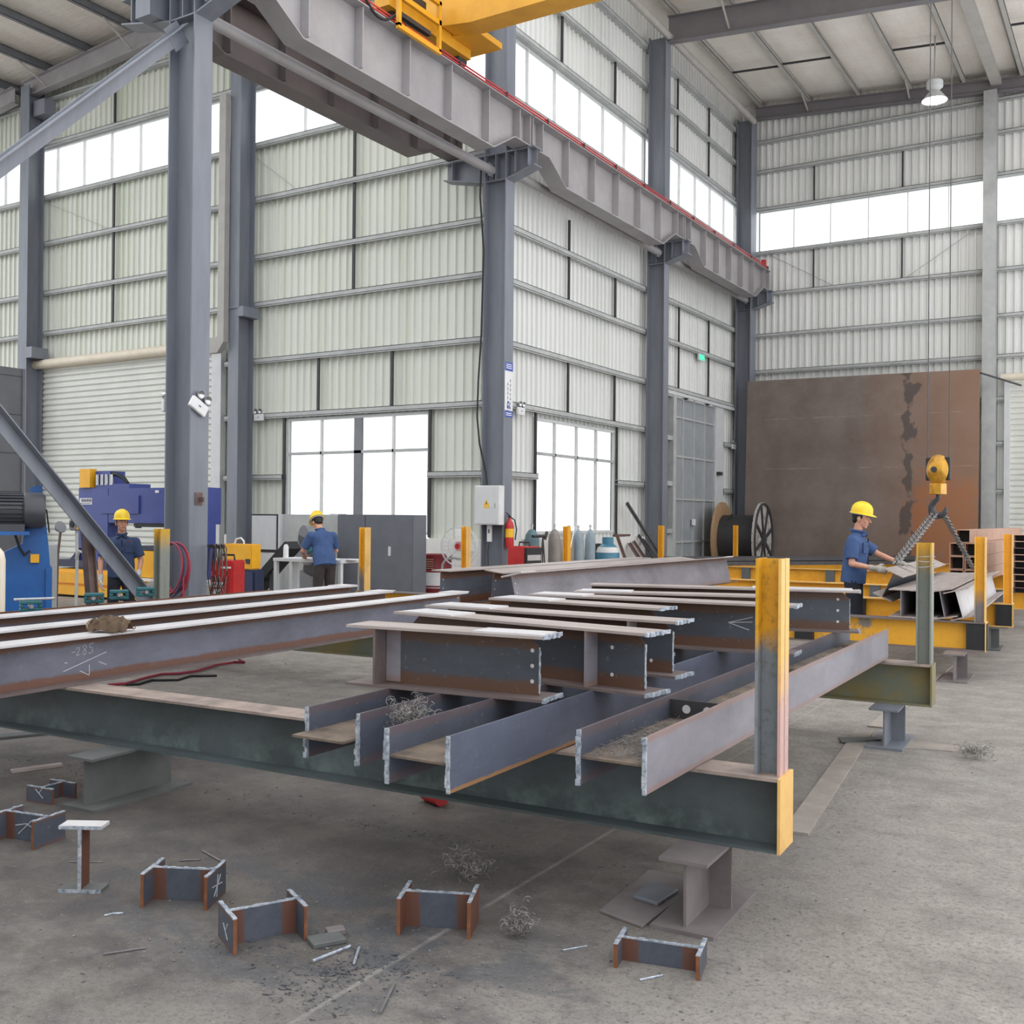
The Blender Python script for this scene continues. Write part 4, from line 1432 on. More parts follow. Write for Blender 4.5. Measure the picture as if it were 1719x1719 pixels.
# long flat strip on the floor below the rack ends
p, q = at(1335, 1400, z=0), at(1452, 1228, z=0)
mb = MB()
mb.bar((0, 0, .006), (q.x-p.x, q.y-p.y, .006), .13, .012)
tag(mb.build('floor_strip', M['strip'], loc=(p.x, p.y, 0)), 'long grey flat strip on the floor between the first and second trestle feet', 'strip')
p, q = at(1470, 1222, z=0), at(1590, 1118, z=0)
mb = MB()
mb.bar((0, 0, .006), (q.x-p.x, q.y-p.y, .006), .12, .012)
tag(mb.build('floor_strip', M['strip'], loc=(p.x, p.y, 0)), 'long grey flat strip on the floor between the second and third trestle feet', 'strip')
mb = MB()
p = at(1545, 1255, z=0)
mb.prism([(-.22, -.06), (.2, -.10), (.36, .04), (-.02, .20), (-.2, .12)], 'z', 0, .008)
tag(mb.build('thin_plate', M['strip'], loc=(p.x, p.y, 0), rot=(0, 0, R(20))), 'thin grey sheet on the floor beside the second trestle foot', 'plate')
p = at(1440, 1246, z=0)
mb = MB()
mb.prism([(-.15, -.05), (.16, -.04), (.14, .05), (-.12, .07)], 'z', 0.0, .014)
tag(mb.build('thin_plate', M['footdull'], loc=(p.x, p.y, .012), rot=(0, 0, R(40))), 'bent grey scrap plate left of the second trestle foot', 'plate')


def tangle(name, label, c, r, n, wire=.0012, flat=.6, seed=1):
    rnd = random.Random(seed)
    mb = MB()
    for i in range(n):
        a = Vector((rnd.gauss(0, .45), rnd.gauss(0, .45), abs(rnd.gauss(0, .5))*flat))*r
        rr = rnd.uniform(.008, .02)
        ax = Vector((rnd.gauss(0, 1), rnd.gauss(0, 1), rnd.gauss(0, 1))).normalized()
        u = ax.orthogonal().normalized()
        w = ax.cross(u)
        ph = rnd.uniform(0, 6)
        mb.tube([a+ax*(.004*j)+u*(rr*math.cos(ph+.8*j))+w*(rr*math.sin(ph+.8*j)) for j in range(rnd.randint(7, 14))], wire, 3)
    zmin = min(v.co.z for v in mb.bm.verts)
    for v in mb.bm.verts: v.co.z -= zmin
    return tag(mb.build(name, M['swarf'], loc=c), label, 'metal swarf')


p = at(690, 1205, z=.81)
tangle('swarf_tangle', 'grey ball of curly swarf caught on the lying beams', (-2.66, 3.55, .70), .10, 170, .0012, 1.0, 2)
tangle('swarf_tangle', 'loose heap of curly swarf on the floor behind the rusty offcut', tuple(at(783, 1472, z=0)), .11, 150, .0012, .45, 3)
tangle('swarf_tangle', 'small tuft of swarf right of the rusty offcut', tuple(at(872, 1572, z=0)), .06, 90, .0012, .9, 4)
tangle('swarf_tangle', 'dark tuft of swarf on the floor at the right, past the second foot', tuple(at(1634, 1274, z=0)), .11, 90, .0014, .4, 5)
# loose chips all over the floor: nobody could count them
rnd = random.Random(11)
mb = MB()
spots = [(at(450, 1590, z=0), .5, 260), (at(640, 1620, z=0), .45, 260), (at(320, 1480, z=0), .4, 120), (at(900, 1560, z=0), .5, 160), (at(600, 1400, z=0), .7, 150), (at(300, 1340, z=0), .8, 140), (at(1000, 1600, z=0), .4, 100), (at(1250, 1620, z=0), .5, 40), (at(450, 1130, z=0), 1.2, 100), (at(560, 1680, z=0), .3, 60), (at(1480, 1400, z=0), 1.0, 40), (at(1170, 1530, z=0), .25, 50)]
for c, sd, n in spots:
    for i in range(n):
        x, y = c.x+rnd.gauss(0, sd), c.y+rnd.gauss(0, sd)
        s = rnd.choice((.0015, .002, .0025, .003, .004, .006))
        mm = Matrix.Translation((x, y, s*.4)) @ Euler((rnd.uniform(-.3, .3), rnd.uniform(-.3, .3), rnd.uniform(0, 6))).to_matrix().to_4x4()
        mb.prism([(-s, -s*.6), (s*rnd.uniform(.6, 1.6), -s*.5), (s*.8, s*.7), (-s*.5, s*rnd.uniform(.4, 1.1))], 'z', -s*.4, s*.3, mm)
ob = mb.build('steel_chips', M['debris'])
tag(ob, 'small dark steel chips strewn over the concrete floor', 'steel chips', None, 'stuff')
mb = MB()                          # the dense sweepings by the small plate
rnd = random.Random(21)
for c, sx_, sy_, n in ((at(575, 1630, z=0), .10, .06, 240), (at(640, 1612, z=0), .16, .05, 220), (at(510, 1665, z=0), .12, .05, 160), (at(420, 1590, z=0), .15, .08, 120), (at(700, 1400, z=0), .3, .06, 150), (at(390, 1330, z=0), .5, .12, 120), (at(90, 1290, z=0), .3, .2, 160)):
    for i in range(n):
        x, y = c.x+rnd.gauss(0, sx_), c.y+rnd.gauss(0, sy_)
        s = rnd.choice((.0012, .0018, .0025, .0035, .005))
        mm = Matrix.Translation((x, y, s*.35)) @ Euler((rnd.uniform(-.4, .4), rnd.uniform(-.4, .4), rnd.uniform(0, 6))).to_matrix().to_4x4()
        k_ = rnd.choice((1, 1, 1, 4))
        mb.prism([(-s*k_, -s*.5), (s*rnd.uniform(.6, 1.6)*k_, -s*.4), (s*.8, s*.6), (-s*.5, s*rnd.uniform(.4, .9))], 'z', -s*.35, s*.3, mm)
tag(mb.build('scrap_heap', M['sweep']), 'darker heaps of steel sweepings around the small scrap plate', 'steel sweepings', None, 'stuff')
# single thin slivers one can make out
sl = [((600, 1604), (835, 1580), 'a', .4), ]
def sliver(label, a, b, r=.004, mat='debris', bend=.0):
    p, q = at(*a, z=r), at(*b, z=r)
    d = q-p
    mb = MB()
    n = Vector((-d.y, d.x, 0))*bend
    mb.tube([(0, 0, 0), d*.5+n, d], r, 5)
    return tag(mb.build('steel_sliver', M[mat], loc=p), label, 'sliver')


sliver('bluish steel sliver beside the small scrap plate', (525, 1613), (588, 1588), .006, 'melt')
sliver('short crossing sliver right of the bluish one', (594, 1618), (603, 1590), .005, 'melt')
sliver('long dark sliver on the bare floor at the lower left', (173, 1602), (245, 1591), .004)
sliver('thin sliver behind the upright I offcut', (116, 1447), (172, 1447), .003)
sliver('dark sliver behind the offcut with chalk strokes', (300, 1445), (337, 1443), .004)
sliver('slanting dark sliver near the offcut with chalk strokes', (340, 1428), (372, 1446), .005)
sliver('light crooked sliver below the upright I offcut', (175, 1537), (207, 1533), .004, 'melt', .15)
sliver('bluish sliver before the low right offcut', (1074, 1645), (1112, 1637), .004, 'melt')
sliver('dark sliver flat on the floor at the lower middle', (638, 1700), (662, 1650), .006)
sliver('thin sliver left of the front right trestle foot', (945, 1595), (985, 1588), .003, 'melt')
# red can seen under the front rack beam
p = at(742, 1354, z=0)
o = thing('paint_can', 'red tin lying on the floor below the front rack beam', 'tin', (p.x, p.y, .05), (PI/2, 0, R(250)))
mb = MB()
mb.lathe([(0, 0), (.05, 0), (.05, .14), (.045, .15), (0, .15)], 20)
mb.build('can_body', M['red'], o, True)
mb = MB()
mb.lathe([(0, .151), (.047, .151), (.047, .162), (0, .162)], 20)
mb.build('can_lid', M['chrome'], o, True)
# hoses on the floor behind the long beams
p = at(300, 1143, z=0)
mb = MB()
mb.tube([at(1+180+i*30, 1150-i*5.2+3*math.sin(i*1.7), z=.02)-p for i in range(8)]+[at(410, 1112, z=.02)-p, at(398, 1105, z=.03)-p], .014, 6)
tag(mb.build('floor_hose', M['redcable'], loc=p, smooth=True), 'dark red hose on the floor behind the first long beam', 'hose')
mb = MB()
p = at(280, 1145, z=0)
mb.tube([at(210+i*22, 1149-i*2.4+2.5*math.sin(i*2.1), z=.012)-p for i in range(8)], .012, 6)
tag(mb.build('floor_cable', M['rubber'], loc=p, smooth=True), 'black cable on the floor under the first long beam', 'cable')

# brown glove on the long beams
from mathutils import noise as mnoise
g = MB()
nx, ny = 44, 30
gv = []
for i in range(nx+1):
    for j in range(ny+1):
        u, v = i/nx-.5, j/ny-.5
        edge = .5+.5*mnoise.noise(V3(u*4, v*4, 2))
        wv = .62+.5*max(0, u+.1)-.9*max(0, -u-.25)
        x = u*.25+.02*mnoise.noise(V3(u*6, v*6, 9))
        y = v*.24*wv+.025*mnoise.noise(V3(u*5, v*5, 4))
        r2 = (u*2)**2*.6+(v*2)**2
        z = .085*max(0, 1-r2)**.6+.03*abs(mnoise.noise(V3(u*9+1, v*7, 0)))+.012*abs(mnoise.noise(V3(u*22, v*18, 5)))
        gv.append(g.bm.verts.new((x, y, z+.002)))
gf = []
for i in range(nx):
    for j in range(ny):
        k_ = i*(ny+1)+j
        gf.append(g.bm.faces.new((gv[k_], gv[k_+ny+1], gv[k_+ny+2], gv[k_+1])))
bmesh.ops.solidify(g.bm, geom=gf, thickness=.004)
gl = g.build('work_glove', M['rag'], None, True, (-5.60, 4.30, .878), (0, 0, R(35)))
mb = MB()
mb.tube([(-.115+.012*math.cos(2*PI*k/14), .055*math.cos(2*PI*k/14)+.01, .04+.03*math.sin(2*PI*k/14)) for k in range(14)], .008, 6, True)
mb.build('cuff', M['rag'], gl, True)
MB().ell((-.108, .01, .04), (.006, .05, .026)).build('cuff_shade', M['black'], gl, True)  # black ellipsoid painting the shade in the cuff
tag(gl, 'crumpled brown work glove lying across the two nearest long beams', 'glove')
# ================================================================== machines and smaller things
def bx(name, mat, par, *a, bev=0):
    mb = MB().box(*a)
    if bev: mb.bevel(bev, 2)
    return mb.build(name, M[mat], par)


def cy(name, mat, par, a, b, r, r1=None, n=20):
    return MB().cyl(a, b, r, r1, n).build(name, M[mat], par, True)


# ---- high bay lamp
p = at(1569, 160, y=27.9)
lx, ly = p.x, p.y
o = thing('high_bay_lamp', 'lit high bay lamp hanging from the roof at the upper right', 'lamp', (lx, ly, p.z))
zt = zroof(lx)+.02-p.z
cy('drop_rod', 'purlin', o, (0, 0, .42), (0, 0, zt+.2), .02, n=8)
MB().lathe([(0, .44), (.12, .42), (.2, .34), (.2, .2), (.1, .12), (0, .12)], 20).build('ballast_housing', M['lightgrey'], o, True)
MB().lathe([(.1, .12), (.16, .06), (.30, -.12), (.31, -.14), (.29, -.13), (.15, .05), (.09, .11)], 28).build('reflector', M['lightgrey'], o, True)
MB().lathe([(0, -.155), (.18, -.145), (.29, -.125), (0, -.12)], 28).build('lamp_face', M['lamp'], o, True)

# ---- hook block with its ropes and the chain slings
hx, hy = -2.22, 13.5
pz = at(1577, 765, y=hy).z
o = thing('hook_block', 'yellow crane hook block hanging before the rusty plate', 'hook', (hx, hy, pz))
rz = R(-18)
mm = Matrix.Rotation(rz, 4, 'Z')
mb = MB()
mb.ell((0, 0, -.17), (.145, .10, .185), n=24)
mb._xf(list(mb.bm.verts), mm)
mb.build('sheave_cover', M['hook'], o, True)
mb = MB()
mb.cyl((0, -.115, -.17), (0, .115, -.17), .035, n=16)
mb._xf(list(mb.bm.verts), mm)
mb.build('sheave_pin', M['dark'], o, True)
mb = MB()
mb.box(-.155, .155, -.022, .022, -.30, -.02)
mb.bevel(.01)
mb._xf(list(mb.bm.verts), mm)
mb.build('rope_guard', M['black'], o)
mb = MB()
mb.box(-.075, .075, -.07, .07, -.47, -.335)
mb.bevel(.006)
mb._xf(list(mb.bm.verts), mm)
mb.build('trunnion', M['hook'], o)
mb = MB()
hk = [(0, -.46), (.0, -.52), (-.05, -.56), (-.085, -.62), (-.075, -.685), (-.02, -.73), (.05, -.725), (.095, -.68), (.105, -.62)]
hk = [(u*1.0, w) for u, w in hk]
mb.tube([(u, 0, w) for u, w in hk], [.026, .028, .036, .042, .044, .044, .038, .03, .012], 10)
mb._xf(list(mb.bm.verts), mm)
mb.build('hook', M['dark'], o, True)
topz = 13.0
for sx, nm in ((-1, 'left'), (1, 'right')):
    xx = sx*.135
    q = mm @ Vector((xx, 0, 0))
    r_ = thing('hoist_rope', '%s of the two steel ropes holding the hook block' % nm, 'rope', (hx+q.x, hy+q.y, pz-.12))
    MB().cyl((0, 0, 0), (0, 0, topz-pz), .0065, n=6).build('wire_rope', M['darkangle'], r_)


def chain(label, a, b, double=.0):
    a, b = Vector(a), Vector(b)
    o = thing('sling_chain', label, 'chain', a)
    d = b-a
    mb = MB()
    for off in ((-double, double) if double else (0,)):
        side = Vector((d.y, -d.x, 0)).normalized()*off
        n = int(d.length/.046)
        u = d.normalized()
        s1 = u.orthogonal().normalized()
        s2 = u.cross(s1)
        for i in range(n):
            c = d*((i+.5)/n)+side*(1-.3*i/n)
            w = s1 if i % 2 else s2
            pts = []
            for k in range(10):
                t_ = 2*PI*k/10
                pts.append(c+u*(math.cos(t_)*.036)+w*(math.sin(t_)*.02))
            mb.tube(pts, .0075, 5, True)
    mb.build('links', M['chain'], o, True)
    return o


hb = Vector((hx, hy, pz-.69))
ca = at(1503, 946, y=12.05)
cb = at(1634, 955, y=14.9)
chain('doubled chain sling from the hook down to the worker\'s hand', hb+Vector((-.03, 0, 0)), ca, .03)
chain('chain sling from the hook down to the far end of the bundle', hb+Vector((.05, .02, 0)), cb, .012)

# ---- big rusty steel plate against the far wall
o = MB()
xa, xb = at(1255, 640, y=30.0).x, at(1645, 622, y=30.0).x
za = at(1255, 640, y=30.0).z
o.prism([(0, 0), (xb-xa, 0), (xb-xa, 5.66), (0, za)], 'y', 0, .03)
tag(o.build('steel_plate', M['rustplate'], loc=(xa, 29.75, 0), rot=(R(-2.6), 0, 0)), 'huge rusty brown steel plate leaning upright against the far wall', 'steel plate')
cy0 = MB()
p = at(1646, 626, y=30.0)
cy0.cyl((0, 0, 0), (.9, .75, -.3), .025, n=8)
tag(cy0.build('plate_stay', M['dark'], loc=p), 'thin dark stay from the top right corner of the rusty plate to the wall column', 'stay')

# ---- cable drum
o = thing('cable_drum', 'big wooden cable drum by the sliding door, black cable wound on it', 'cable drum', (-9.88, 28.6, 1.06), (0, 0, R(4)))
def disc(name, x0, x1, r, mat):
    return cy(name, mat, o, (x0, 0, 0), (x1, 0, 0), r, n=40)
disc('left_flange', -.62, -.55, 1.05, 'wood')
rf = disc('right_flange', .52, .58, 1.05, 'drumgrey')
disc('cable_winding', -.55, .52, .68, 'drumblack')
for k in range(4):
    a_ = k*PI/4+.3
    MB().bar((.595, math.cos(a_)*1.0, math.sin(a_)*1.0), (.595, -math.cos(a_)*1.0, -math.sin(a_)*1.0), .05, .09).build('spoke', M['dark'], rf)
MB().cyl((.58, 0, 0), (.63, 0, 0), .2, n=24).build('hub', M['dark'], rf)
mb = MB()
mb.tube([(.60, 1.0*math.cos(k*PI/16), 1.0*math.sin(k*PI/16)) for k in range(32)], .035, 6, True)
mb.build('rim', M['dark'], rf, True)
mb = MB()
mb.tube([(-.3+.06*math.sin(k*.7), .69*math.cos(-.5+k*.12), .69*math.sin(-.5+k*.12)) for k in range(24)], .02, 6)
mb.build('loose_cable', M['rubber'], o, True)

# ---- exit sign, twin-spot lights, banner, switch box
p = at(1178, 600, x=-10.78)
o = thing('exit_sign', 'small lit green exit sign on the right-hand wall above the sliding door', 'sign', p, (0, 0, R(90)))
bx('sign_case', 'lightgrey', o, -.2, .2, -.0, .05, -.09, .09)
bx('lit_face', 'signgreen', o, -.18, .18, -.012, .0, -.07, .07)
mb = MB()
mb.ell((-.05, -.016, .045), (.016, .006, .016), n=8)
for a, b in (((-.05, .03), (-.04, -.01)), ((-.045, .02), (-.08, .0)), ((-.045, .02), (-.01, .01)), ((-.04, -.01), (-.08, -.05)), ((-.04, -.01), (.0, -.045)), ((.05, .0), (.12, .0)), ((.12, .0), (.095, .02)), ((.12, .0), (.095, -.02))):
    mb.bar((a[0], -.015, a[1]), (b[0], -.015, b[1]), .004, .014)
mb.build('running_figure', M['paper'], o)


def twin_spot(label, loc, rz, tilt=0, s=1.0):
    o = thing('twin_spot_light', label, 'emergency light', loc, (0, tilt, rz))
    mb = MB().box(-.14*s, .14*s, -.05*s, 0, -.075*s, .075*s)
    mb.bevel(.008*s, 2)
    mb.build('battery_box', M['white'], o)
    for x in (-.065, .065):
        MB().cyl((x*s, -.03*s, .075*s), (x*s, -.03*s, .10*s), .015*s, n=10).build('swivel', M['dark'], o)
        mb = MB()
        mm_ = Matrix.Translation((x*s, -.03*s, .145*s)) @ Matrix.Rotation(PI/2+.25, 4, 'X')
        mb.lathe([(0, -.035*s), (.03*s, -.03*s), (.052*s, .02*s), (.055*s, .035*s), (.05*s, .035*s), (.03*s, .01*s), (0, .004*s)], 18, mm_)
        mb.build('lamp_head', M['chrome'], o, True)
    bx('indicator', 'ink', o, -.02*s, .02*s, -.052*s, -.05*s, -.008*s, .01*s)
    return o


p = at(331, 677, x=-10.29)
twin_spot('white twin-spot emergency light hanging askew on the nearest column', (-10.29, p.y, p.z-.04), R(90), R(30), 1.0)
p = at(436, 701, y=16.86)
twin_spot('white twin-spot emergency light on the girt left of the big window', (p.x, 16.86, p.z), 0, 0)
p = at(868, 688, x=-10.78)
twin_spot('white twin-spot emergency light on the girt just right of the corner column', (-10.78, p.y+.1, p.z-.02), R(90), 0)
p = at(276, 668, x=-10.80)
twin_spot('twin-spot emergency light half hidden on the left edge of the nearest column', (-10.80, 9.2, p.z-.1), R(-90), 0)
p = at(1231, 750, x=-10.78)
twin_spot('small white emergency light on the girt between sliding door and rusty plate', (-10.79, p.y, p.z), R(90), 0)

z0, z1 = at(853, 700, x=-10.29).z, at(853, 608, x=-10.29).z
o = thing('notice_banner', 'tall white and blue notice banner on the corner column', 'banner', (-10.298, 16.64, z0), (0, 0, R(90)))
h = z1-z0
bx('banner_sheet', 'white', o, -.14, .14, -.004, 0, 0, h)
bx('blue_band', 'blue_ink', o, -.14, .14, -.006, -.004, h-.16, h)
bx('blue_band', 'blue_ink', o, -.14, .14, -.006, -.004, 0, .12)
mb = MB()
for j, x in enumerate((.055, -.035)):
    for k in range(7):
        zz = h-.34-.085*k-(.0 if j == 0 else .07)
        for a, b in (((-.02, .02), (.02, .02)), ((0, .03), (0, -.025)), ((-.018, -.005), (.018, -.005)), ((-.018, -.02), (.015, -.028 if k % 2 else -.012))):
            mb.bar((x+a[0], -.0055, zz+a[1]), (x+b[0], -.0055, zz+b[1]), .002, .008)
mb.build('column_lettering', M['ink'], o)
mb = MB()
for a, b in (((-.05, .17), (.03, .17)), ((-.05, .17), (-.05, .25)), ((-.05, .25), (.0, .29)), ((.0, .29), (.03, .17)), ((-.03, .2), (.01, .2))):
    mb.bar((a[0], -.0055, a[1]), (b[0], -.0055, b[1]), .002, .02)
mb.build('emblem', M['blue_ink'], o)
mb = MB()
for k in range(3): mb.box(-.1, .1, -.0075, -.006, h-.045-.035*k, h-.03-.035*k)
for k in range(2): mb.box(-.1, .1, -.0075, -.006, .03+.035*k, .045+.035*k)
mb.build('white_lettering', M['paper'], o)

yb = 16.3
xl, xr2 = at(797, 840, y=yb).x, at(838, 840, y=yb).x
zt, zb = at(820, 815, y=yb).z, at(820, 881, y=yb).z
o = thing('switch_box', 'white electrical switch box with a yellow warning triangle on the corner column', 'switch box', ((xl+xr2)/2, yb, zb))
w = (xr2-xl)/2
H = zt-zb
bx('case', 'white', o, -w, w, 0, .18, 0, H, bev=.006)
bx('door', 'lightgrey', o, -w+.02, w-.03, -.012, 0, .02, H-.02, bev=.003)
mb = MB()
mb.prism([(-.07, H*.48), (.07, H*.48), (0, H*.48+.12)], 'y', -.0145, -.0125)
mb.build('warning_triangle', M['signyellow'], o)
mb = MB()
mb.prism([(.008, H*.48+.095), (-.02, H*.48+.045), (-.004, H*.48+.048), (-.012, H*.48+.01), (.018, H*.48+.058), (.002, H*.48+.055)], 'y', -.016, -.0147)
mb.build('lightning_mark', M['black'], o)
bx('warning_text', 'signyellow', o, -.07, .07, -.0145, -.0125, H*.48-.04, H*.48-.012)
bx('latch', 'chrome', o, w-.09, w-.075, -.022, -.012, H*.42, H*.55)
# cable running up beside the corner column
mb = MB()
pts = [(808, 20+255), (806, 330), (812, 420), (808, 560), (803, 640), (801, 700), (805, 745), (815, 790), (818, 816)]
pp = [at(u, v, y=16.42) for u, v in pts]
mb.tube([q-pp[0] for q in pp], .018, 7)
tag(mb.build('supply_cable', M['rubber'], loc=pp[0], smooth=True), 'black cable running down the left side of the corner column to the switch box', 'cable')
p = at(823, 895, y=16.46)
o = thing('wall_socket_box', 'small white socket box with a dangling cord below the switch box', 'socket', p)
bx('case', 'white', o, -.045, .045, -.05, 0, -.16, .16, bev=.004)
bx('display', 'ink', o, -.02, .02, -.052, -.05, .0, .08)
mb = MB()
mb.tube([(0, -.03, -.16), (-.03, -.03, -.35), (-.02, -.03, -.6), (-.12, -.03, -.8)], .008, 5)
mb.build('cord', M['rubber'], o, True)

# fire extinguisher on the corner column
p = at(857, 920, x=-10.2)
o = thing('fire_extinguisher', 'red fire extinguisher hung on the right face of the corner column', 'fire extinguisher', (-10.21, p.y-.02, p.z))
MB().lathe([(0, 0), (.075, .01), (.08, .05), (.08, .40), (.06, .48), (.028, .52), (.028, .56), (0, .56)], 20).build('bottle', M['red'], o, True)
MB().lathe([(.0805, .2), (.0812, .2), (.0812, .36), (.0805, .36)], 20).build('label_band', M['signyellow'], o, True)
mb = MB()
mb.box(-.02, .02, -.02, .02, .56, .60)
mb.bar((0, 0, .6), (.0, -.13, .66), .02, .012)
mb.bar((0, 0, .59), (.0, -.12, .6), .02, .012)
mb.build('valve', M['dark'], o)
mb = MB()
mb.tube([(0, .02, .58), (.06, .08, .52), (.09, .1, .35), (.085, .06, .15)], .012, 6)
mb.build('hose', M['rubber'], o, True)

# pedestal fan
p = at(772, 917, y=15.6)
o = thing('pedestal_fan', 'large wire-cage pedestal fan left of the switch box column', 'fan', (p.x, 15.6, 0), (0, 0, R(10)))
zc = p.z
cy('pole', 'lightgrey', o, (0, .12, .04), (0, .12, zc), .022, n=10)
MB().lathe([(0, 0), (.28, 0), (.28, .03), (.05, .07), (0, .07)], 24, Matrix.Translation((0, .12, 0))).build('base', M['lightgrey'], o, True)
mb = MB()
for r_, yy in ((.36, 0), (.355, -.06), (.27, -.085), (.18, -.10), (.09, -.105), (.27, .06), (.15, .085)):
    mb.tube([(r_*math.cos(2*PI*k/32), yy, zc+r_*math.sin(2*PI*k/32)) for k in range(32)], .007 if r_ > .35 else .004, 5, True)
for k in range(24):
    a_ = 2*PI*k/24
    mb.tube([(.05*math.cos(a_), -.105, zc+.05*math.sin(a_)), (.27*math.cos(a_), -.085, zc+.27*math.sin(a_)), (.36*math.cos(a_), 0, zc+.36*math.sin(a_)), (.27*math.cos(a_), .06, zc+.27*math.sin(a_)), (.08*math.cos(a_), .09, zc+.08*math.sin(a_))], .003, 4)
mb.build('wire_cage', M['lightgrey'], o)
for k in range(3):
    mb = MB()
    a_ = 2*PI*k/3+.4
    mb.prism([(.04, -.05), (.30, -.09), (.32, .04), (.06, .05)], 'y', -.006, .004, Matrix.Translation((0, -.02, zc)) @ Matrix.Rotation(a_, 4, 'Y') @ Matrix.Rotation(.35, 4, 'X'))
    mb.build('blade', M['offwhite'], o)
cy('motor', 'red', o, (0, -.05, zc), (0, .2, zc), .085)
mb = MB()
mb.tube([(0, .12, zc-.24), (-.18, .1, zc-.22), (-.33, .1, zc-.25), (-.39, .1, zc-.34), (-.40, .1, zc-.46)], .022, 8)
mb.build('grey_pipe_handle', M['girt'], o, True)

# red and white drum behind the slate cabinet
def steel_drum(label, x, y, m1, rr=.29, hh=.88, z=0):
    o = thing('steel_drum', label, 'drum', (x, y, z))
    MB().lathe([(0, 0), (rr, 0), (rr+.012, .02), (rr, .05), (rr, hh*.33), (rr+.014, hh*.36), (rr, hh*.39), (rr, hh*.63), (rr+.014, hh*.66), (rr, hh*.69), (rr, hh-.04), (rr+.012, hh-.01), (rr, hh), (rr-.02, hh-.02), (0, hh-.02)], 28).build('drum_body', M[m1], o, True)
    return o
M['maroon'] = paint('maroon_drum', (132, 44, 50), (112, 36, 42), 5, .5)
p = at(732, 1000, y=15.9)
dx_ = p.x-.05
o = steel_drum('maroon and white steel drum between the slate cabinet and the fan', dx_, 15.95, 'maroon', .3, .92)
MB().lathe([(.303, .30), (.306, .30), (.306, .60), (.303, .60)], 28).build('white_band', M['white'], o, True)
mb = MB()
for k in range(5):
    mb.box(-.14, .16, -.31, -.3, .66+.04*k, .675+.04*k)
mb.build('drum_lettering', M['tube'], o)

# welders
def welder(name, label, loc, rz, w, d, h, m1='red', front='dark'):
    o = thing(name, label, 'welder', loc, rz)
    mb = MB().box(-w, w, -d, d, .06, h)
    mb.bevel(.02, 2)
    mb.build('case', M[m1], o)
    mb = MB()
    for k in range(9): mb.box(-w+.06 if w > .2 else -w+.03, -.02, -d-.003, -d, .14+.035*k, .155+.035*k)
    for k in range(9): mb.box(.02, w-.05, -d-.003, -d, .14+.035*k, .155+.035*k)
    mb.build('louvres', M['maroon'], o)
    mb = MB()
    mb.tube([(-w*.6, 0, h), (-w*.55, 0, h+.07), (w*.55, 0, h+.07), (w*.6, 0, h)], .014, 8)
    mb.build('carry_handle', M['rubber'], o, True)
    for x in (-w+.06, w-.06):
        for y in (-d+.05, d-.05): MB().cyl((x-.02, y, .05), (x+.02, y, .05), .05, n=14).build('wheel', M['rubber'], o, True)
    return o


p = at(378, 985, y=9.75)
o = welder('welding_machine', 'red welding machine with white lettering, right of the nearest column', (p.x-.06, 9.85, .38), R(25), .155, .22, .64)
for a in ((-.14, -.09, .30, .36), (-.08, -.03, .30, .36), (-.02, .03, .30, .36), (-.11, -.06, .21, .27), (-.05, .0, .21, .27), (.0, .13, .54, .565)):
    bx('lettering', 'white', o, a[0], a[1], -.227, -.223, a[2], a[3])

tag(MB().box(p.x-.3, p.x+.25, 9.6, 10.1, 0, .38).bevel(.01).build('welder_stand', M['dark']), 'low dark stand under the red welding machine', 'stand')
p = at(412, 935, y=11.4)
o = thing('yellow_case', 'yellow generator canopy behind the red welding machine', 'generator', (p.x, 11.6, .38), (0, 0, R(-4)))
bx('canopy', 'machyellow', o, -.44, .20, -.25, -.05, .42, .80, bev=.015)
bx('seam', 'dark', o, -.42, .19, -.254, -.25, .55, .56)
bx('latch', 'dark', o, .1, .18, -.27, -.25, .51, .58)
bx('tank', 'navy', o, -.42, .26, -.25, -.02, -.36, .42, bev=.03)
cy('wheel', 'rubber', o, (.05, -.30, -.2), (.05, -.25, -.2), .18)
mb = MB()
mb.tube([(-.3, -.15, .79), (-.26, -.15, .87), (-.15, -.15, .89), (-.08, -.15, .84), (-.08, -.15, .79)], .014, 6)
mb.build('white_hose', M['white'], o, True)

# hose and cable coils on the nearest column
o = thing('hose_coil', 'red and blue gas hose coiled on the near face of the nearest column', 'hose', (-10.47, 8.99, 1.27))
rnd = random.Random(4)
for k in range(5):
    mb = MB()
    rx, rz_ = .22+.04*rnd.random(), .31+.05*rnd.random()
    cx_ = rnd.uniform(.04, .14)
    mb.tube([(cx_+rx*math.cos(t_*2*PI/28+1.57), -.05-.022*k-.02*math.sin(t_*.45), -rz_+rz_*math.sin(t_*2*PI/28+1.57)+.0) for t_ in range(28)], .012, 6, True)
    mb.build('hose_loop', M['redcable'] if k % 2 == 0 else M['navy'] if k == 3 else M['redcable'], o, True)
mb = MB()
mb.tube([(.12, -.1, -.02), (.24, -.12, -.12), (.29, -.12, -.4), (.33, -.14, -.75), (.36, -.14, -1.2)], .013, 6)
mb.build('hanging_end', M['redcable'], o, True)
mb = MB()
mb.tube([(-.1, -.1, -.5), (-.2, -.1, -.6), (-.16, -.1, -.75), (.1, -.11, -.62)], .012, 6)
mb.build('hanging_end', M['redcable'], o, True)
o = thing('cable_coil', 'brown welding cables hung in long loops over the red welding machine', 'cable', (-10.27, 9.34, 1.22))
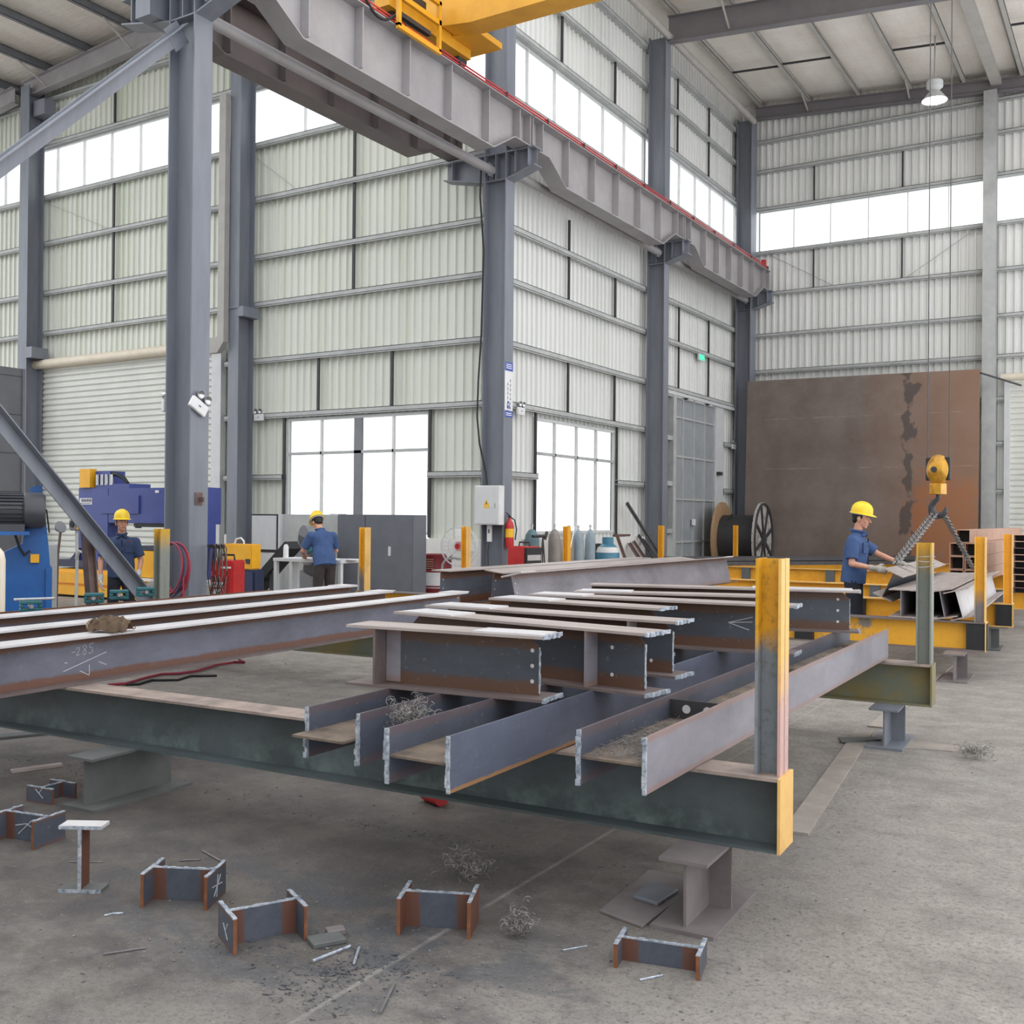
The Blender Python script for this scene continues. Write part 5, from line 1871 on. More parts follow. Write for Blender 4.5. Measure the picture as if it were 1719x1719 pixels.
for k in range(6):
    mb = MB()
    a0 = .04+.045*k
    sw_ = .03*math.sin(k*2.1)
    mb.tube([(a0+.02, -.0, 0), (a0+.05, -.02, .03), (a0+.08, -.01, -.02), (a0+.10+sw_, .0, -.35), (a0+.02-sw_, .0, -.62), (a0-.04+sw_, .0, -.36), (a0-.02, 0, -.04), (a0+.02, 0, 0)], .0085, 6)
    mb.build('cable_loop', M['brownsteel'] if k % 2 else M['rubber'], o, True)
bx('hanger', 'dark', o, -.0, .3, -.01, .01, -.02, .02)

# ---- slate cabinet / partition before the window
yb = 14.6
xl, xm, xr2 = at(566, 900, y=yb).x, at(613, 900, y=yb).x, at(692, 900, y=yb).x
zt = at(640, 864, y=yb).z
o = thing('slate_cabinet', 'slate grey sheet-metal cabinet in front of the big window', 'cabinet', (xl, yb, 0))
W = xr2-xl
bx('body', 'slate', o, 0, W, .02, .42, 0, zt, bev=.006)
bx('door', 'slate', o, .01, xm-xl-.008, -.005, .02, .06, zt-.02, bev=.003)
bx('door', 'slate', o, xm-xl+.008, W-.01, -.005, .02, .06, zt-.02, bev=.003)
bx('lock', 'lightgrey', o, .70*W, .70*W+.05, -.02, -.005, zt*.56, zt*.66)
bx('handle', 'girt', o, xm-xl-.03, xm-xl-.015, -.03, -.005, zt*.72, zt*.80)
p = at(553, 890, y=15.2)
tag(MB().box(p.x-.22, p.x+.16, 15.46, 15.5, .1, at(553, 862, y=15.2).z).build('white_board', M['white']), 'white board standing behind the worker at the table', 'board')
# ---- grey machine with open white doors, inclined chute
yb = 14.9
o = thing('machine_enclosure', 'grey machine housing with an open white door, left of the worker at the table', 'machine', (at(422, 900, y=yb).x, yb, 0))
x1, x2, x3 = [at(u, 900, y=yb).x-o.location.x for u in (468, 500, 538)]
zt = at(450, 863, y=yb).z
zm = at(450, 925, y=yb).z
bx('door', 'lightgrey', o, .03, x1-.06, -.02, .0, zm+.03, zt-.03)
bx('door_frame', 'dark', o, 0, x1, 0, .04, zm-.03, zt)
bx('lower_panel', 'lightgrey', o, 0, x1, 0, .04, .1, zm-.05)
bx('side_panel', 'girt', o, x1+.04, x3, .05, .5, .1, zt, bev=.004)
bx('post', 'lightgrey', o, x1, x1+.05, -.02, .06, .0, zt)
bx('lamp_box', 'offwhite', o, -.75, -.08, .2, .6, .5, zm+.05, bev=.01)
o = thing('grinding_wheel_guard', 'grey rounded wheel guard beside the table, behind the worker', 'machine guard', (at(508, 905, y=13.9).x, 13.9, at(508, 912, y=13.9).z), (0, .25, R(-20)))
mb = MB()
mb.cyl((0, 0, .12), (0, .14, .12), .21, n=28)
mb.box(-.21, .21, 0, .14, -.35, .12)
mb.bevel(.008)
mb.build('guard', M['midgrey'], o)
bx('housing', 'dark', o, -.14, .34, .14, .5, -.55, .05, bev=.02)
bx('pedestal', 'midgrey', o, -.15, .3, .1, .5, -1.3, -.55)
bx('rest', 'teal', o, .2, .42, -.05, .1, -.05, .0)
o = thing('inclined_chute', 'black inclined conveyor chute rising to the wheel guard, left of the table', 'chute', (at(445, 990, y=13.2).x, 13.2, 0))
ex = at(492, 915, y=13.2)-o.location
mb = MB()
mb.bar((0, 0, .55), (ex.x, 0, ex.z), .3, .16)
mb.bar((-.35, 0, .2), (0.02, 0, .56), .3, .2)
mb.build('trough', M['black'], o)
bx('leg', 'dark', o, .2, .26, -.1, -.04, 0, .75)
bx('leg', 'dark', o, -.3, -.24, -.1, -.04, 0, .25)

# ---- work table of the middle worker
yt = 12.15
xl, xr2 = at(458, 945, y=yt).x, at(572, 945, y=yt).x
zt = at(500, 938, y=yt).z
o = thing('work_table', 'light grey steel work table at which the middle worker bends', 'table', (xl, yt, 0))
W = xr2-xl
bx('table_top', 'lightgrey', o, 0, W, 0, .55, zt-.05, zt, bev=.004)
for x, y in ((0.01, 0.01), (W-.07, 0.01), (.01, .48), (W-.07, .48), (.34, .01)):
    bx('leg', 'lightgrey', o, x, x+.06, y, y+.06, 0, zt-.05)
bx('shelf', 'girt', o, .05, W-.05, .05, .5, .3, .33)
p = at(480, 940, y=yt+.15)
o = thing('bottle', 'white drink bottle standing on the left end of the work table', 'bottle', (p.x-.02, yt+.17, zt))
MB().lathe([(0, 0), (.04, .0), (.042, .02), (.042, .17), (.03, .2), (.02, .215), (0, .215)], 16).build('bottle_body', M['white'], o, True)
MB().lathe([(0, .215), (.024, .215), (.024, .25), (0, .25)], 12).build('cap', M['dark'], o, True)
for k, (u, rz_, lb) in enumerate(((497, .2, 'white drawing sheet lying open on the work table by the bottle'), (515, -.3, 'second drawing sheet on the work table under the worker\'s hand'), (590, .1, 'pale papers stacked on the right end of the work table'))):
    p = at(u, 938, y=yt+.2)
    mb = MB()
    n = 6
    for i in range(n):
        for j in range(4): pass
    mb.box(-.17, .17, -.12, .12, 0, .004+.008*(k == 2))
    tag(mb.build('paper_sheet', M['paper'], loc=(p.x, yt+.2+.02*k, zt+.0015+.005*(k == 1)), rot=(0, 0, rz_)), lb, 'paper')
o = thing('red_power_tool', 'dark red tool lying on the lower shelf of the work table', 'tool', (xl+.45, yt+.3, .33), (0, 0, .3))
cy('body', 'maroon', o, (-.12, 0, .07), (.14, 0, .07), .06)
bx('grip', 'dark', o, .1, .26, -.03, .03, .04, .1)

# ---- gas cylinders and clutter below the right-hand window
def gas(label, px, pyt, pyb, mat, r, y=None, x=None, cap=True):
    p = at(px, pyt, x=x)
    o = thing('gas_cylinder', label, 'gas cylinder', (x, p.y, 0))
    H = p.z-.1
    MB().lathe([(0, 0), (r*.9, 0), (r, .03), (r, H-.24), (r*.86, H-.12), (r*.5, H-.03), (.03, H), (0, H)], 20).build('bottle', M[mat], o, True)
    MB().lathe([(0, H), (.022, H), (.022, H+.05), (.03, H+.05), (.03, H+.1), (0, H+.1)], 10).build('valve', M['chrome'], o, True)
    return o


gas('teal gas cylinder close to the corner column, behind the dark red welder', 893, 880, 0, 'gasteal', .15, x=-10.62)
gas('brown-grey gas cylinder, tallest below the window', 931, 880, 0, 'gasgrey', .13, x=-10.45)
gas('grey gas cylinder second along the window', 955, 882, 0, 'gasgrey', .115, x=-10.55)
gas('blue-white gas cylinder half hidden by the yellow upright', 971, 882, 0, 'gasblue', .12, x=-10.5)
gas('blue-grey gas cylinder right of the yellow upright below the window', 991, 881, 0, 'gasblue', .115, x=-10.5)
o = thing('propane_cylinder', 'stout blue propane cylinder with a white shoulder, below the window', 'gas cylinder', (-10.3, at(1020, 950, x=-10.3).y, 0))
H = at(1020, 905, x=-10.3).z-.02
MB().lathe([(0, 0), (.24, 0), (.26, .05), (.26, H-.3), (.22, H-.16), (.12, H-.08), (0, H-.07)], 28).build('tank', M['lpg'], o, True)
MB().lathe([(.262, H-.275), (.245, H-.215), (.222, H-.155), (.22, H-.16), (.24, H-.22), (.258, H-.275)], 28).build('white_shoulder', M['white'], o, True)
MB().lathe([(.12, H-.1), (.125, H-.1), (.125, H+.06), (.12, H+.06)], 24).build('collar', M['lpg'], o, True)
cy('valve', 'teal', o, (0, 0, H-.09), (0, 0, H+.03), .03, n=12)
p = at(1005, 920, x=-10.6)
tag(MB().box(-.04, .04, -.25, .1, 0, 1.05).bevel(.01).build('dark_board', M['dark'], loc=(-10.7, p.y+.1, 0), rot=(0, .05, 0)), 'dark board standing behind the blue propane cylinder', 'board')
p = at(880, 935, x=-9.72)
o = welder('welding_machine', 'dark red welding machine with a black front, left of the gas cylinders', (-9.72, p.y, .30), R(-18), .24, .2, .80)
bx('black_front', 'black', o, .2, .27, -.19, .19, .1, .78, bev=.01)
bx('control_panel', 'chrome', o, .272, .275, -.16, .16, .55, .65)
tag(MB().box(-.3, .3, -.28, .28, 0, .30).bevel(.01).build('welder_pallet', M['brownsteel'], loc=(-9.72, p.y, 0), rot=(0, 0, R(-18))), 'brown trolley box under the dark red welding machine', 'pallet')
# torch stand: black crossbar on a stand in front of the cylinders
p = at(911, 950, x=-10.25)
o = thing('torch_stand', 'black tripod stand with a crossbar between the red welder and the gas cylinders', 'stand', (-10.25, p.y, 0))
h = at(911, 900, x=-10.25).z
mb = MB()
mb.tube([(0, -.4, h), (0, .12, h)], .03, 8)
mb.build('crossbar', M['dark'], o, True)
for a in (-.14, .0, .12):
    MB().tube([(a*.3, a, 0), (0, 0, h)], .014, 6).build('leg', M['dark'], o, True)
cy('clamp', 'dark', o, (0, .08, h-.06), (0, .16, h+.08), .03)
o = thing('leaning_rod', 'thin light rod leaning on the gas cylinders below the window', 'rod', at(945, 955, x=-10.2))
q = at(965, 884, x=-10.35)-o.location
MB().tube([(0, 0, -.35), q], .012, 6).build('rod', M['chrome'], o, True)
# steel lengths leaning in the corner by the window column
def lean(label, a, b, mat, x0, x1, w, h):
    p, q = at(*a, x=x0), at(*b, x=x1)
    p = p+(p-q).normalized()*max(0, (p.z-.03)/max(.1, (q.z-p.z))*(q-p).length)
    d = q-p
    mb = MB()
    mb.bar((0, 0, 0), d, w, .012)
    mb.bar((0, 0, 0), d, .012, h)
    return tag(mb.build('leaning_angle', M[mat], loc=p), label, 'steel angle')


lean('longest dark steel angle leaning by the window column', (1118, 948), (1052, 844), 'darkangle', -10.2, -10.75, .07, .1)
lean('reddish steel angle leaning right of the propane cylinder', (1052, 945), (1035, 897), 'brownsteel', -10.2, -10.6, .09, .09)
lean('brown steel angle leaning second from the propane cylinder', (1078, 945), (1057, 912), 'brownsteel', -10.25, -10.7, .13, .09)
lean('brown steel angle leaning third from the propane cylinder', (1088, 945), (1064, 909), 'brownsteel', -10.22, -10.72, .1, .09)
lean('dark steel angle leaning between the brown ones and the longest', (1100, 945), (1072, 898), 'darkangle', -10.2, -10.74, .07, .08)
lean('dark grey flat leaning nearest to the window column', (1108, 946), (1079, 905), 'darkangle', -10.18, -10.7, .09, .06)
p = at(1045, 892, x=-10.85)
tag(MB().box(-.08, .08, -.3, .3, 0, .05).build('sill_bar', M['brownsteel'], loc=(-10.86, p.y, 1.19)), 'rusty bar lying on the plinth right of the window', 'bar')

# ---- left: hydraulic press before the roller shutter
yb = 13.2
o = thing('hydraulic_press', 'big blue beam press with yellow base before the left roller shutter', 'press', (at(131, 900, y=yb).x, yb, 0))
X = lambda u: at(u, 900, y=yb).x-o.location.x
Z = lambda v: at(200, v, y=yb).z
bx('column', 'pressblue', o, 0, X(160), 0, .4, .5, Z(818), bev=.01)
bx('column', 'pressblue', o, X(160), X(187), -.08, .35, .5, Z(820), bev=.01)
bx('cross_beam', 'pressblue', o, X(187), X(350), -.08, .3, Z(878), Z(820), bev=.01)
bx('cross_beam_plate', 'pressblue', o, X(175), X(240), -.11, -.08, Z(862), Z(832))
bx('column', 'pressblue', o, X(345), X(353), -.1, .14, .45, Z(820), bev=.01)
bx('under_rail', 'black', o, X(228), X(300), -.05, .1, Z(884), Z(878))
cy('press_foot', 'dark', o, (X(232), 0, Z(886)), (X(232), 0, Z(880)), .06)
bx('yellow_block', 'machyellow', o, X(137), X(154), -.06, .1, Z(818), Z(786))
bx('top_plate', 'pressblue', o, X(160), X(216), .0, .5, Z(820), Z(812))
bx('motor_bracket', 'pressblue', o, X(156), X(180), .05, .4, Z(812), Z(790))
for u in (163, 171, 178, 186): cy('cylinder_rod', 'chrome', o, (X(u), .0, Z(814)), (X(u), .0, Z(796)), .035, n=10)
mb = MB()
mb.tube([(X(180), .1, Z(794)), (X(190), .1, Z(797)), (X(200), .1, Z(803)), (X(206), .1, Z(812))], .04, 8)
mb.build('hydraulic_hose', M['rubber'], o, True)
cy('oil_tank', 'midgrey', o, (X(131), .3, Z(816)), (X(131), .3, Z(796)), .09)
mb = MB().box(X(100), X(215), -.35, .5, Z(985), Z(958))
mb.bevel(.05, 2)
mb.build('yellow_base', M['machyellow'], o)
bx('yellow_beam', 'machyellow', o, X(98), X(285), -.4, .4, Z(1000), Z(985))
bx('yellow_bed', 'machyellow', o, X(228), X(265), -.1, .5, Z(966), Z(923))
bx('blue_bed', 'navy', o, X(228), X(268), .0, .5, Z(922), Z(915))
bx('rail_strip', 'white', o, X(235), X(264), -.15, .3, Z(972), Z(967))
mb = MB()
mb.prism([(X(112), Z(955)), (X(136), Z(922)), (X(136), Z(955))], 'y', -.05, .4)
mb.build('gusset', M['navy'], o)
bx('navy_bed', 'navy', o, X(96), X(187), -.1, .5, Z(955), Z(943))
bx('under_frame', 'black', o, X(110), X(280), -.2, .3, 0, Z(1000))
p_ = bx('name_plate', 'paper', o, X(134), X(154.5), -.012, 0, Z(847), Z(836))
mb = MB()
for k in range(4):
    x = X(136.5+k*4.3)
    for a, b in (((0, .07), (.09, .07)), ((.045, .1), (.045, .02)), ((.0, .04), (.09, .035)), ((.01, .02), (.08, .015))):
        mb.bar((x+a[0], -.0135, Z(847)+.05+a[1]*.7), (x+b[0], -.0135, Z(847)+.05+b[1]*.7), .002, .012)
mb.box(X(136), X(152.5), -.0138, -.0125, Z(847)+.02, Z(847)+.035)
mb.build('plate_lettering', M['ink'], p_)
bx('small_plate', 'paper', o, X(267), X(272), -.1, -.08, Z(828), Z(824))
# ---- near-left blue machine with a big motor
o = thing('blue_machine', 'bright blue machine with a grey electric motor at the left frame edge', 'machine', (-10.87, 7.2, 0), (0, 0, R(56)))
p0 = Vector((-11.3, 7.2, 0))
Z = lambda v: at(40, v, y=7.2).z
zs_ = Z(857)-.23
pr = [(-1.2, 0), (.27, 0), (.27, .95), (.24, 1.30), (.17, Z(814)), (.05, Z(818)), (-.02, 1.28), (-.26, 1.15), (-.5, 1.2), (-1.2, 1.2)]
mb = MB()
mb.prism(pr, 'y', -.05, .42)
mb.build('housing', M['bluemachine'], o)
bx('side_strip', 'bluemachine', o, .22, .285, -.08, .46, 0, 1.0)
bx('motor_shelf', 'bluemachine', o, -.75, .05, -.45, -.05, zs_-.04, zs_)
zc = Z(857)
mb = MB()
mb.cyl((-.9, -.26, zc), (.0, -.26, zc), .17, n=32)
for k in range(26):
    a_ = 2*PI*k/26
    mb.box(-.9, -.02, -.26-.006, -.26+.006, zc+.15, zc+.195, Matrix.Translation((0, -.26, zc)) @ Matrix.Rotation(a_, 4, 'X') @ Matrix.Translation((0, .26, -zc)))
mb.build('motor_body', M['motor'], o)
MB().lathe([(0, .0), (.17, .0), (.2, .03), (.2, .2), (.17, .24), (0, .24)], 32, Matrix.Translation((-.03, -.26, zc)) @ Matrix.Rotation(PI/2, 4, 'Y')).build('motor_cover', M['motor'], o, True)
bx('motor_foot', 'motor', o, -.7, .0, -.42, -.06, zc-.23, zc-.15)
bx('orange_switch', 'machyellow', o, .06, .15, -.10, -.05, Z(944), Z(930))
bx('yellow_bar', 'machyellow', o, -1.2, -.5, -.10, -.05, Z(966), Z(961))
bx('recess', 'navy', o, -.70, -.52, -.056, -.05, .55, 1.0)
mb = MB()
mb.tube([(-.12, -.2, zc-.2), (-.08, -.2, zc-.32), (-.05, -.18, zc-.42), (.0, -.12, zc-.5), (.05, -.06, zc-.46)], .014, 6)
mb.tube([(.14, -.1, zc+.12), (.22, -.1, zc-.0), (.25, -.1, zc-.25)], .009, 5)
mb.build('motor_lead', M['rubber'], o, True)
tag(MB().box(-.05, .09, -.1, .05, 0, at(85, 913, y=8.0).z).bevel(.008).build('control_cabinet', M['girt'], loc=(at(83, 950, y=8.0).x, 8.0, 0)), 'pale grey narrow control cabinet right of the blue machine', 'cabinet')
p = at(4, 925, y=5.6)
o = thing('pale_pipe_post', 'pale round pipe post at the left frame edge', 'post', (p.x-.03, 5.6, 0))
mb = MB()
mb.tube([(0, 0, 0), (0, 0, p.z-.08), (-.02, 0, p.z-.03), (-.07, 0, p.z)], .045, 12)
mb.build('pipe', M['cream'], o, True)
# slim fan / lamp head on a rod
p = at(100, 892, y=8.4)
o = thing('lamp_on_rod', 'small round grey lamp head on a thin brown rod beside the blue machine', 'lamp', (p.x, 8.4, 0))
MB().tube([(-.06, 0, 0), (-.03, 0, p.z-.3), (.02, 0, p.z)], .016, 6).build('rod', M['brownsteel'], o, True)
MB().lathe([(0, -.07), (.04, -.05), (.08, .02), (.075, .03), (0, .035)], 20, Matrix.Translation((0, 0, p.z+.05)) @ Matrix.Rotation(1.2, 4, 'Y')).build('lamp_head', M['midgrey'], o, True)
MB().tube([(-.16, 0, p.z-.65), (.03, 0, p.z)], .009, 5).build('stay', M['chrome'], o, True)
p = at(127, 880, y=10.5)
o = thing('grey_gauge_box', 'small grey gauge box on a hooked pipe left of the slanting brace', 'gauge', (p.x, 10.5, 0))
bx('gauge', 'midgrey', o, -.1, .1, -.06, .06, p.z-.1, p.z+.08, bev=.02)
cy('dial', 'black', o, (0, -.075, p.z), (0, -.06, p.z), .05)
mb = MB()
mb.tube([(0, .02, 0), (.02, .02, p.z-.5), (0, .02, p.z-.1)], .025, 8)
mb.tube([(.02, 0, p.z-.55), (.1, 0, p.z-.42), (.2, 0, p.z-.45), (.24, 0, p.z-.62)], .022, 8)
mb.build('hooked_pipe', M['girt'], o, True)
bx('yellow_tab', 'machyellow', o, .1, .14, -.06, .0, p.z-.08, p.z+.03)
# brown strut
a_, b_ = at(160, 1012, y=7.9), at(143, 884, y=7.9)
o = thing('brown_strut', 'brown H strut standing before the blue press, crossing under the brace', 'strut', (a_.x+.03, 7.9, 0))
d = Vector((b_.x-a_.x, 0, b_.z))
mb = MB()
mb.bar((0, 0, 0), d, .1, .014)
mb.build('web', M['brownsteel'], o)
for s in (-.05, .05):
    MB().bar((0, s, 0), d+Vector((0, s, 0)), .012, .1).build('flange', M['brownsteel'], o)
# tall dark grey panel at the left
o = thing('sheet_partition', 'tall dark grey sheet partition at the left frame edge', 'partition', (-17.6, 9.0, 0))
p = at(40, 700, x=-17.6)
L = p.y-9.0
zt = at(35, 619, x=-17.6).z
bx('sheet', 'panelgrey', o, -.03, 0, 0, L, 0, zt)
for k in range(6): bx('seam', 'dark', o, 0, .006, 0, L, .7*k+.6, .7*k+.612)
bx('edge_post', 'slate', o, -.06, .04, L-.05, L, 0, zt)
# bent duct beside the wall column
p = at(378, 160, y=16.3)
q = at(378, 570, y=16.3)
o = thing('downpipe', 'pale square downpipe ending in an elbow between nearest column and wall column', 'downpipe', (p.x, 16.3, 0))
bx('pipe', 'pipebeige', o, -.1, .1, -.07, .07, q.z+.1, 10.9)
mb = MB()
mb.prism([(-.36, q.z-.28), (-.1, q.z-.28), (.1, q.z-.05), (.1, q.z+.1), (-.1, q.z+.1), (-.12, q.z+.06), (-.36, q.z+.06)], 'y', -.07, .07)
mb.build('elbow', M['pipebeige'], o)
bx('mouth_shade', 'black', o, -.366, -.36, -.055, .055, q.z-.25, q.z+.03)  # black plate painting the shade in the elbow's mouth
# teal clamps on the lying beam
def clamp(label, px, py, y, rz, hook=False):
    x = -8.02-.05*(y-3.4)
    zt = at(px, py, y=y).z
    o = thing('beam_clamp', label, 'clamp', (at(px, py, y=y).x, y, .80), (0, 0, rz))
    h = max(.09, zt-.80)
    w_ = .085
    mb = MB()
    mb.box(-w_, w_, -.05, .05, 0, .03)
    mb.box(-w_, -w_+.03, -.05, .05, .03, h-.03)
    mb.box(w_-.03, w_, -.05, .05, .03, h-.03)
    mb.box(-w_, w_, -.05, .05, h-.03, h)
    mb.bevel(.006)
    mb.build('frame', M['teal'], o)
    cy('screw', 'chrome', o, (0, -.08, h*.5), (0, .08, h*.5), .018, n=10)
    if hook:
        MB().tube([(-.13, 0, h+.01), (.18, 0, h+.012)], .011, 6).build('bar_handle', M['chrome'], o, True)
    return o


clamp('teal clamp with a bright bar handle, nearest the blue machine', 52, 1008, 5.35, R(60), True)
clamp('teal clamp lying low, second from the left behind the long beams', 158, 1009, 6.2, R(50))
clamp('teal clamp at the worker\'s feet, third from the left', 200, 1001, 6.6, R(55))
clamp('teal clamp at the foot of the slanting brace', 244, 995, 7.0, R(60))
# yellow upright pieces already belong to the racks
# ================================================================== people
def V(*a): return Vector(a)


def hand(mb, wrist, d, up, side, curl=.9, s=1.0, infl=0.0, grip=True):
    """palm and five fingers. d: direction of the fingers, up: back of the hand, side: towards the thumb"""
    d, up, side = d.normalized(), up.normalized(), side.normalized()
    m = Matrix((side, d, up)).transposed()
    c = wrist+d*.05*s
    q = m.to_quaternion()
    mb.ell(c, (.042*s+infl, .055*s+infl, .017*s+infl), q, 12)
    ln = (.068, .078, .072, .056)
    for i in range(4):
        off = (.030-.020*i)*s
        p0 = wrist+d*.085*s+side*off
        seg = ln[i]*s/2.4
        a = curl*.35
        p = p0-d*.02*s
        q_ = p0
        ang_ = 0
        for k in range(3):
            ang_ += a if k == 0 else curl*.75
            dd = d*math.cos(ang_)-up*math.sin(ang_)
            q2 = q_+dd*seg*(1, .85, .7)[k]
            r0, r1 = (.0092-.0008*k)*s+infl, (.0086-.0008*k)*s+infl
            mb.caps(q_ if k else p, q2, r0, r1, 8)
            q_ = q2
    t0 = wrist+d*.03*s+side*.03*s
    t1 = t0+(side*.75+d*.55-up*.25*curl).normalized()*.04*s
    t2 = t1+(side*.25+d*.9-up*.6*curl).normalized()*.032*s
    mb.caps(t0, t1, .012*s+infl, .010*s+infl, 8)
    mb.caps(t1, t2, .010*s+infl, .0085*s+infl, 8)


def person(label, loc, rz, J, shirt, trousers, gloves, sc=1.0, helmet_tilt=0, pocket=True, logo=False):
    """J: joints in body coordinates (feet at the origin, facing +y, x to the person's right is +x when seen from behind)"""
    o = thing('person', label, 'person', loc, (0, 0, rz))
    o.scale = (sc, sc, sc)
    hp, ch, nk, hd = J['hip'], J['chest'], J['neck'], J['head']
    hr = J['head_rot']                      # Euler of the head
    hq = hr.to_quaternion()
    sh = {s: J['sh'+s] for s in 'LR'}
    b = MB()
    # legs and feet
    for s, sx in (('L', -1), ('R', 1)):
        kn, an = J['kn'+s], J['an'+s]
        b.caps(hp+V(sx*.085, 0, -.02), kn, .072, .052)
        b.caps(kn, an, .052, .038)
        b.caps(an+V(0, -.03, -.03), an+V(sx*.015, .13, -.045), .036, .032)
        b.caps(sh[s], J['el'+s], .044, .036)
        b.caps(J['el'+s], J['wr'+s], .038, .026)
    b.ell(hp, (.145, .10, .11))
    up_t = (ch-hp).normalized()
    tq = up_t.to_track_quat('Z', 'Y')
    b.caps(hp, ch, .11, .12)
    b.ell(ch, (.155, .10, .16), None)
    b.caps(sh['L']*.9+ch*.1, sh['R']*.9+ch*.1, .055)
    b.caps(ch+V(0, 0, .10), nk+V(0, .0, .02), .058, .05)
    b.caps(nk, hd+hq @ V(0, -.01, -.05), .05, .052)
    # head: skull, jaw, nose, ears
    b.ell(hd+hq @ V(0, -.012, .025), (.076, .094, .092), hq, 20)
    b.ell(hd+hq @ V(0, .022, -.045), (.058, .066, .070), hq, 16)
    b.ell(hd+hq @ V(0, .058, -.095), (.030, .024, .022), hq, 12)
    b.caps(hd+hq @ V(0, .082, .010), hd+hq @ V(0, .106, -.032), .010, .015, 10)
    b.ell(hd+hq @ V(0, .080, -.068), (.026, .012, .014), hq, 10)
    for sx in (-1, 1):
        b.ell(hd+hq @ V(sx*.076, -.012, -.012), (.012, .022, .034), hq, 10)
        b.ell(hd+hq @ V(sx*.040, .060, -.030), (.024, .02, .022), hq, 10)
        b.ell(hd+hq @ V(sx*.033, .078, .022), (.026, .012, .010), hq, 10)
    for s in 'LR':
        hand(b, J['wr'+s], *J['hand'+s])
    me = remesh(b, .0065, 3)
    link('body', me, M['skin'], o, True)
    # face details
    for sx in (-1, 1):
        mb = MB()
        mb.ell(hd+hq @ V(sx*.033, .0835, .004), (.0125, .006, .0062), hq, 10)
        mb.build('eye', M['white'], o, True)
        mb = MB()
        mb.ell(hd+hq @ V(sx*.033, .0885, .003), (.0055, .003, .0056), hq, 8)
        mb.build('iris', M['hair'], o, True)
        mb = MB()
        mb.caps(hd+hq @ V(sx*.016, .091, .024), hd+hq @ V(sx*.052, .079, .025), .0042, .003, 6)
        mb.build('eyebrow', M['hair'], o, True)
    mb = MB()
    mb.caps(hd+hq @ V(-.018, .0895, -.067), hd+hq @ V(.018, .0895, -.067), .005, .005, 8)
    mb.build('mouth', M['lip'], o, True)
    # hair below the helmet
    mb = MB()
    mb.ell(hd+hq @ V(0, -.026, .030), (.082, .088, .090), hq, 20)
    mb.ell(hd+hq @ V(0, -.060, -.022), (.064, .044, .052), hq, 14)
    for sx in (-1, 1): mb.ell(hd+hq @ V(sx*.073, .012, .012), (.008, .014, .028), hq, 10)
    link('hair', remesh(mb, .006, 2), M['hair'], o, True)
    # helmet: shell, brim, ridge, chin strap band
    hm = Matrix.Translation(hd+hq @ V(0, -.006, .076)) @ hq.to_matrix().to_4x4() @ Matrix.Rotation(helmet_tilt, 4, 'X')
    mb = MB()
    mb.lathe([(.110, -.02), (.112, .0), (.108, .035), (.094, .070), (.066, .097), (.03, .110), (0, .112)], 28, hm @ Matrix.Diagonal((.94, 1.12, 1, 1)))
    hel = mb.build('helmet', M['helmet'], o, True)
    mb = MB()
    n = 28
    A, B = [], []
    for k in range(n):
        t_ = 2*PI*k/n
        f_ = max(0, math.sin(t_))
        r_ = .016+.034*f_**2
        A.append(hm @ V(.104*math.cos(t_), .124*math.sin(t_), -.016))
        B.append(hm @ V((.104+r_)*math.cos(t_), (.124+r_)*math.sin(t_), -.024-.012*f_))
    va = [mb.bm.verts.new(p) for p in A]
    vb = [mb.bm.verts.new(p) for p in B]
    va2 = [mb.bm.verts.new(p+V(0, 0, -.005)) for p in A]
    vb2 = [mb.bm.verts.new(p+V(0, 0, -.005)) for p in B]
    for k in range(n):
        j = (k+1) % n
        mb.bm.faces.new((va[k], va[j], vb[j], vb[k]))
        mb.bm.faces.new((va2[k], vb2[k], vb2[j], va2[j]))
        mb.bm.faces.new((vb[k], vb[j], vb2[j], vb2[k]))
    mb.build('brim', M['helmet'], hel, True)
    mb = MB()
    for sx in (-.026, 0, .026):
        mb.tube([hm @ V(sx, .118*math.cos(t_)*(.98), .012+.102*math.sin(t_)) for t_ in [R(10+16*k) for k in range(11)]], .008 if sx == 0 else .006, 6)
    mb.build('ridge', M['helmet'], hel, True)
    mb = MB()
    mb.tube([hm @ V(.098*math.cos(2*PI*k/20), .112*math.sin(2*PI*k/20)-.004, -.03) for k in range(20)], .009, 6, True)
    mb.build('head_band', M['white'], hel, True)
    # trousers and shoes
    mb = MB()
    for s, sx in (('L', -1), ('R', 1)):
        kn, an = J['kn'+s], J['an'+s]
        mb.caps(hp+V(sx*.085, 0, -.02), kn, .098, .076)
        mb.cyl(kn, an+V(0, 0, -.03), .076, .072, 14)
    mb.ell(hp+V(0, 0, .01), (.168, .122, .12))
    mb.caps(hp, hp+up_t*.12, .125, .125)
    link('trousers', remesh(mb, .011, 4), M[trousers], o, True)
    for s, sx in (('L', -1), ('R', 1)):
        an = J['an'+s]
        mb = MB()
        mb.caps(an+V(0, -.045, -.035), an+V(sx*.018, .16, -.045), .046, .042)
        mb.caps(an+V(0, -.02, 0), an+V(0, -.02, -.04), .046, .046)
        me = remesh(mb, .009, 3)
        for v in me.vertices: v.co.z = max(v.co.z, an.z-.088)
        link('shoe', me, M['black'], o, True)
    # shirt with short sleeves
    mb = MB()
    lowz = hp-up_t*.06
    mb.caps(hp+up_t*.02, ch, .135, .142)
    mb.ell(ch+V(0, 0, .01), (.185, .128, .18))
    mb.ell(hp+up_t*.10, (.172, .130, .17))
    mb.ell(hp+up_t*.30, (.170, .128, .16))
    m_ = Matrix.Translation(lowz) @ tq.to_matrix().to_4x4() @ Matrix.Diagonal((1, .78, 1, 1))
    mb.lathe([(0, 0), (.182, 0), (.180, .16), (.165, .3), (0, .3)], 24, m_)
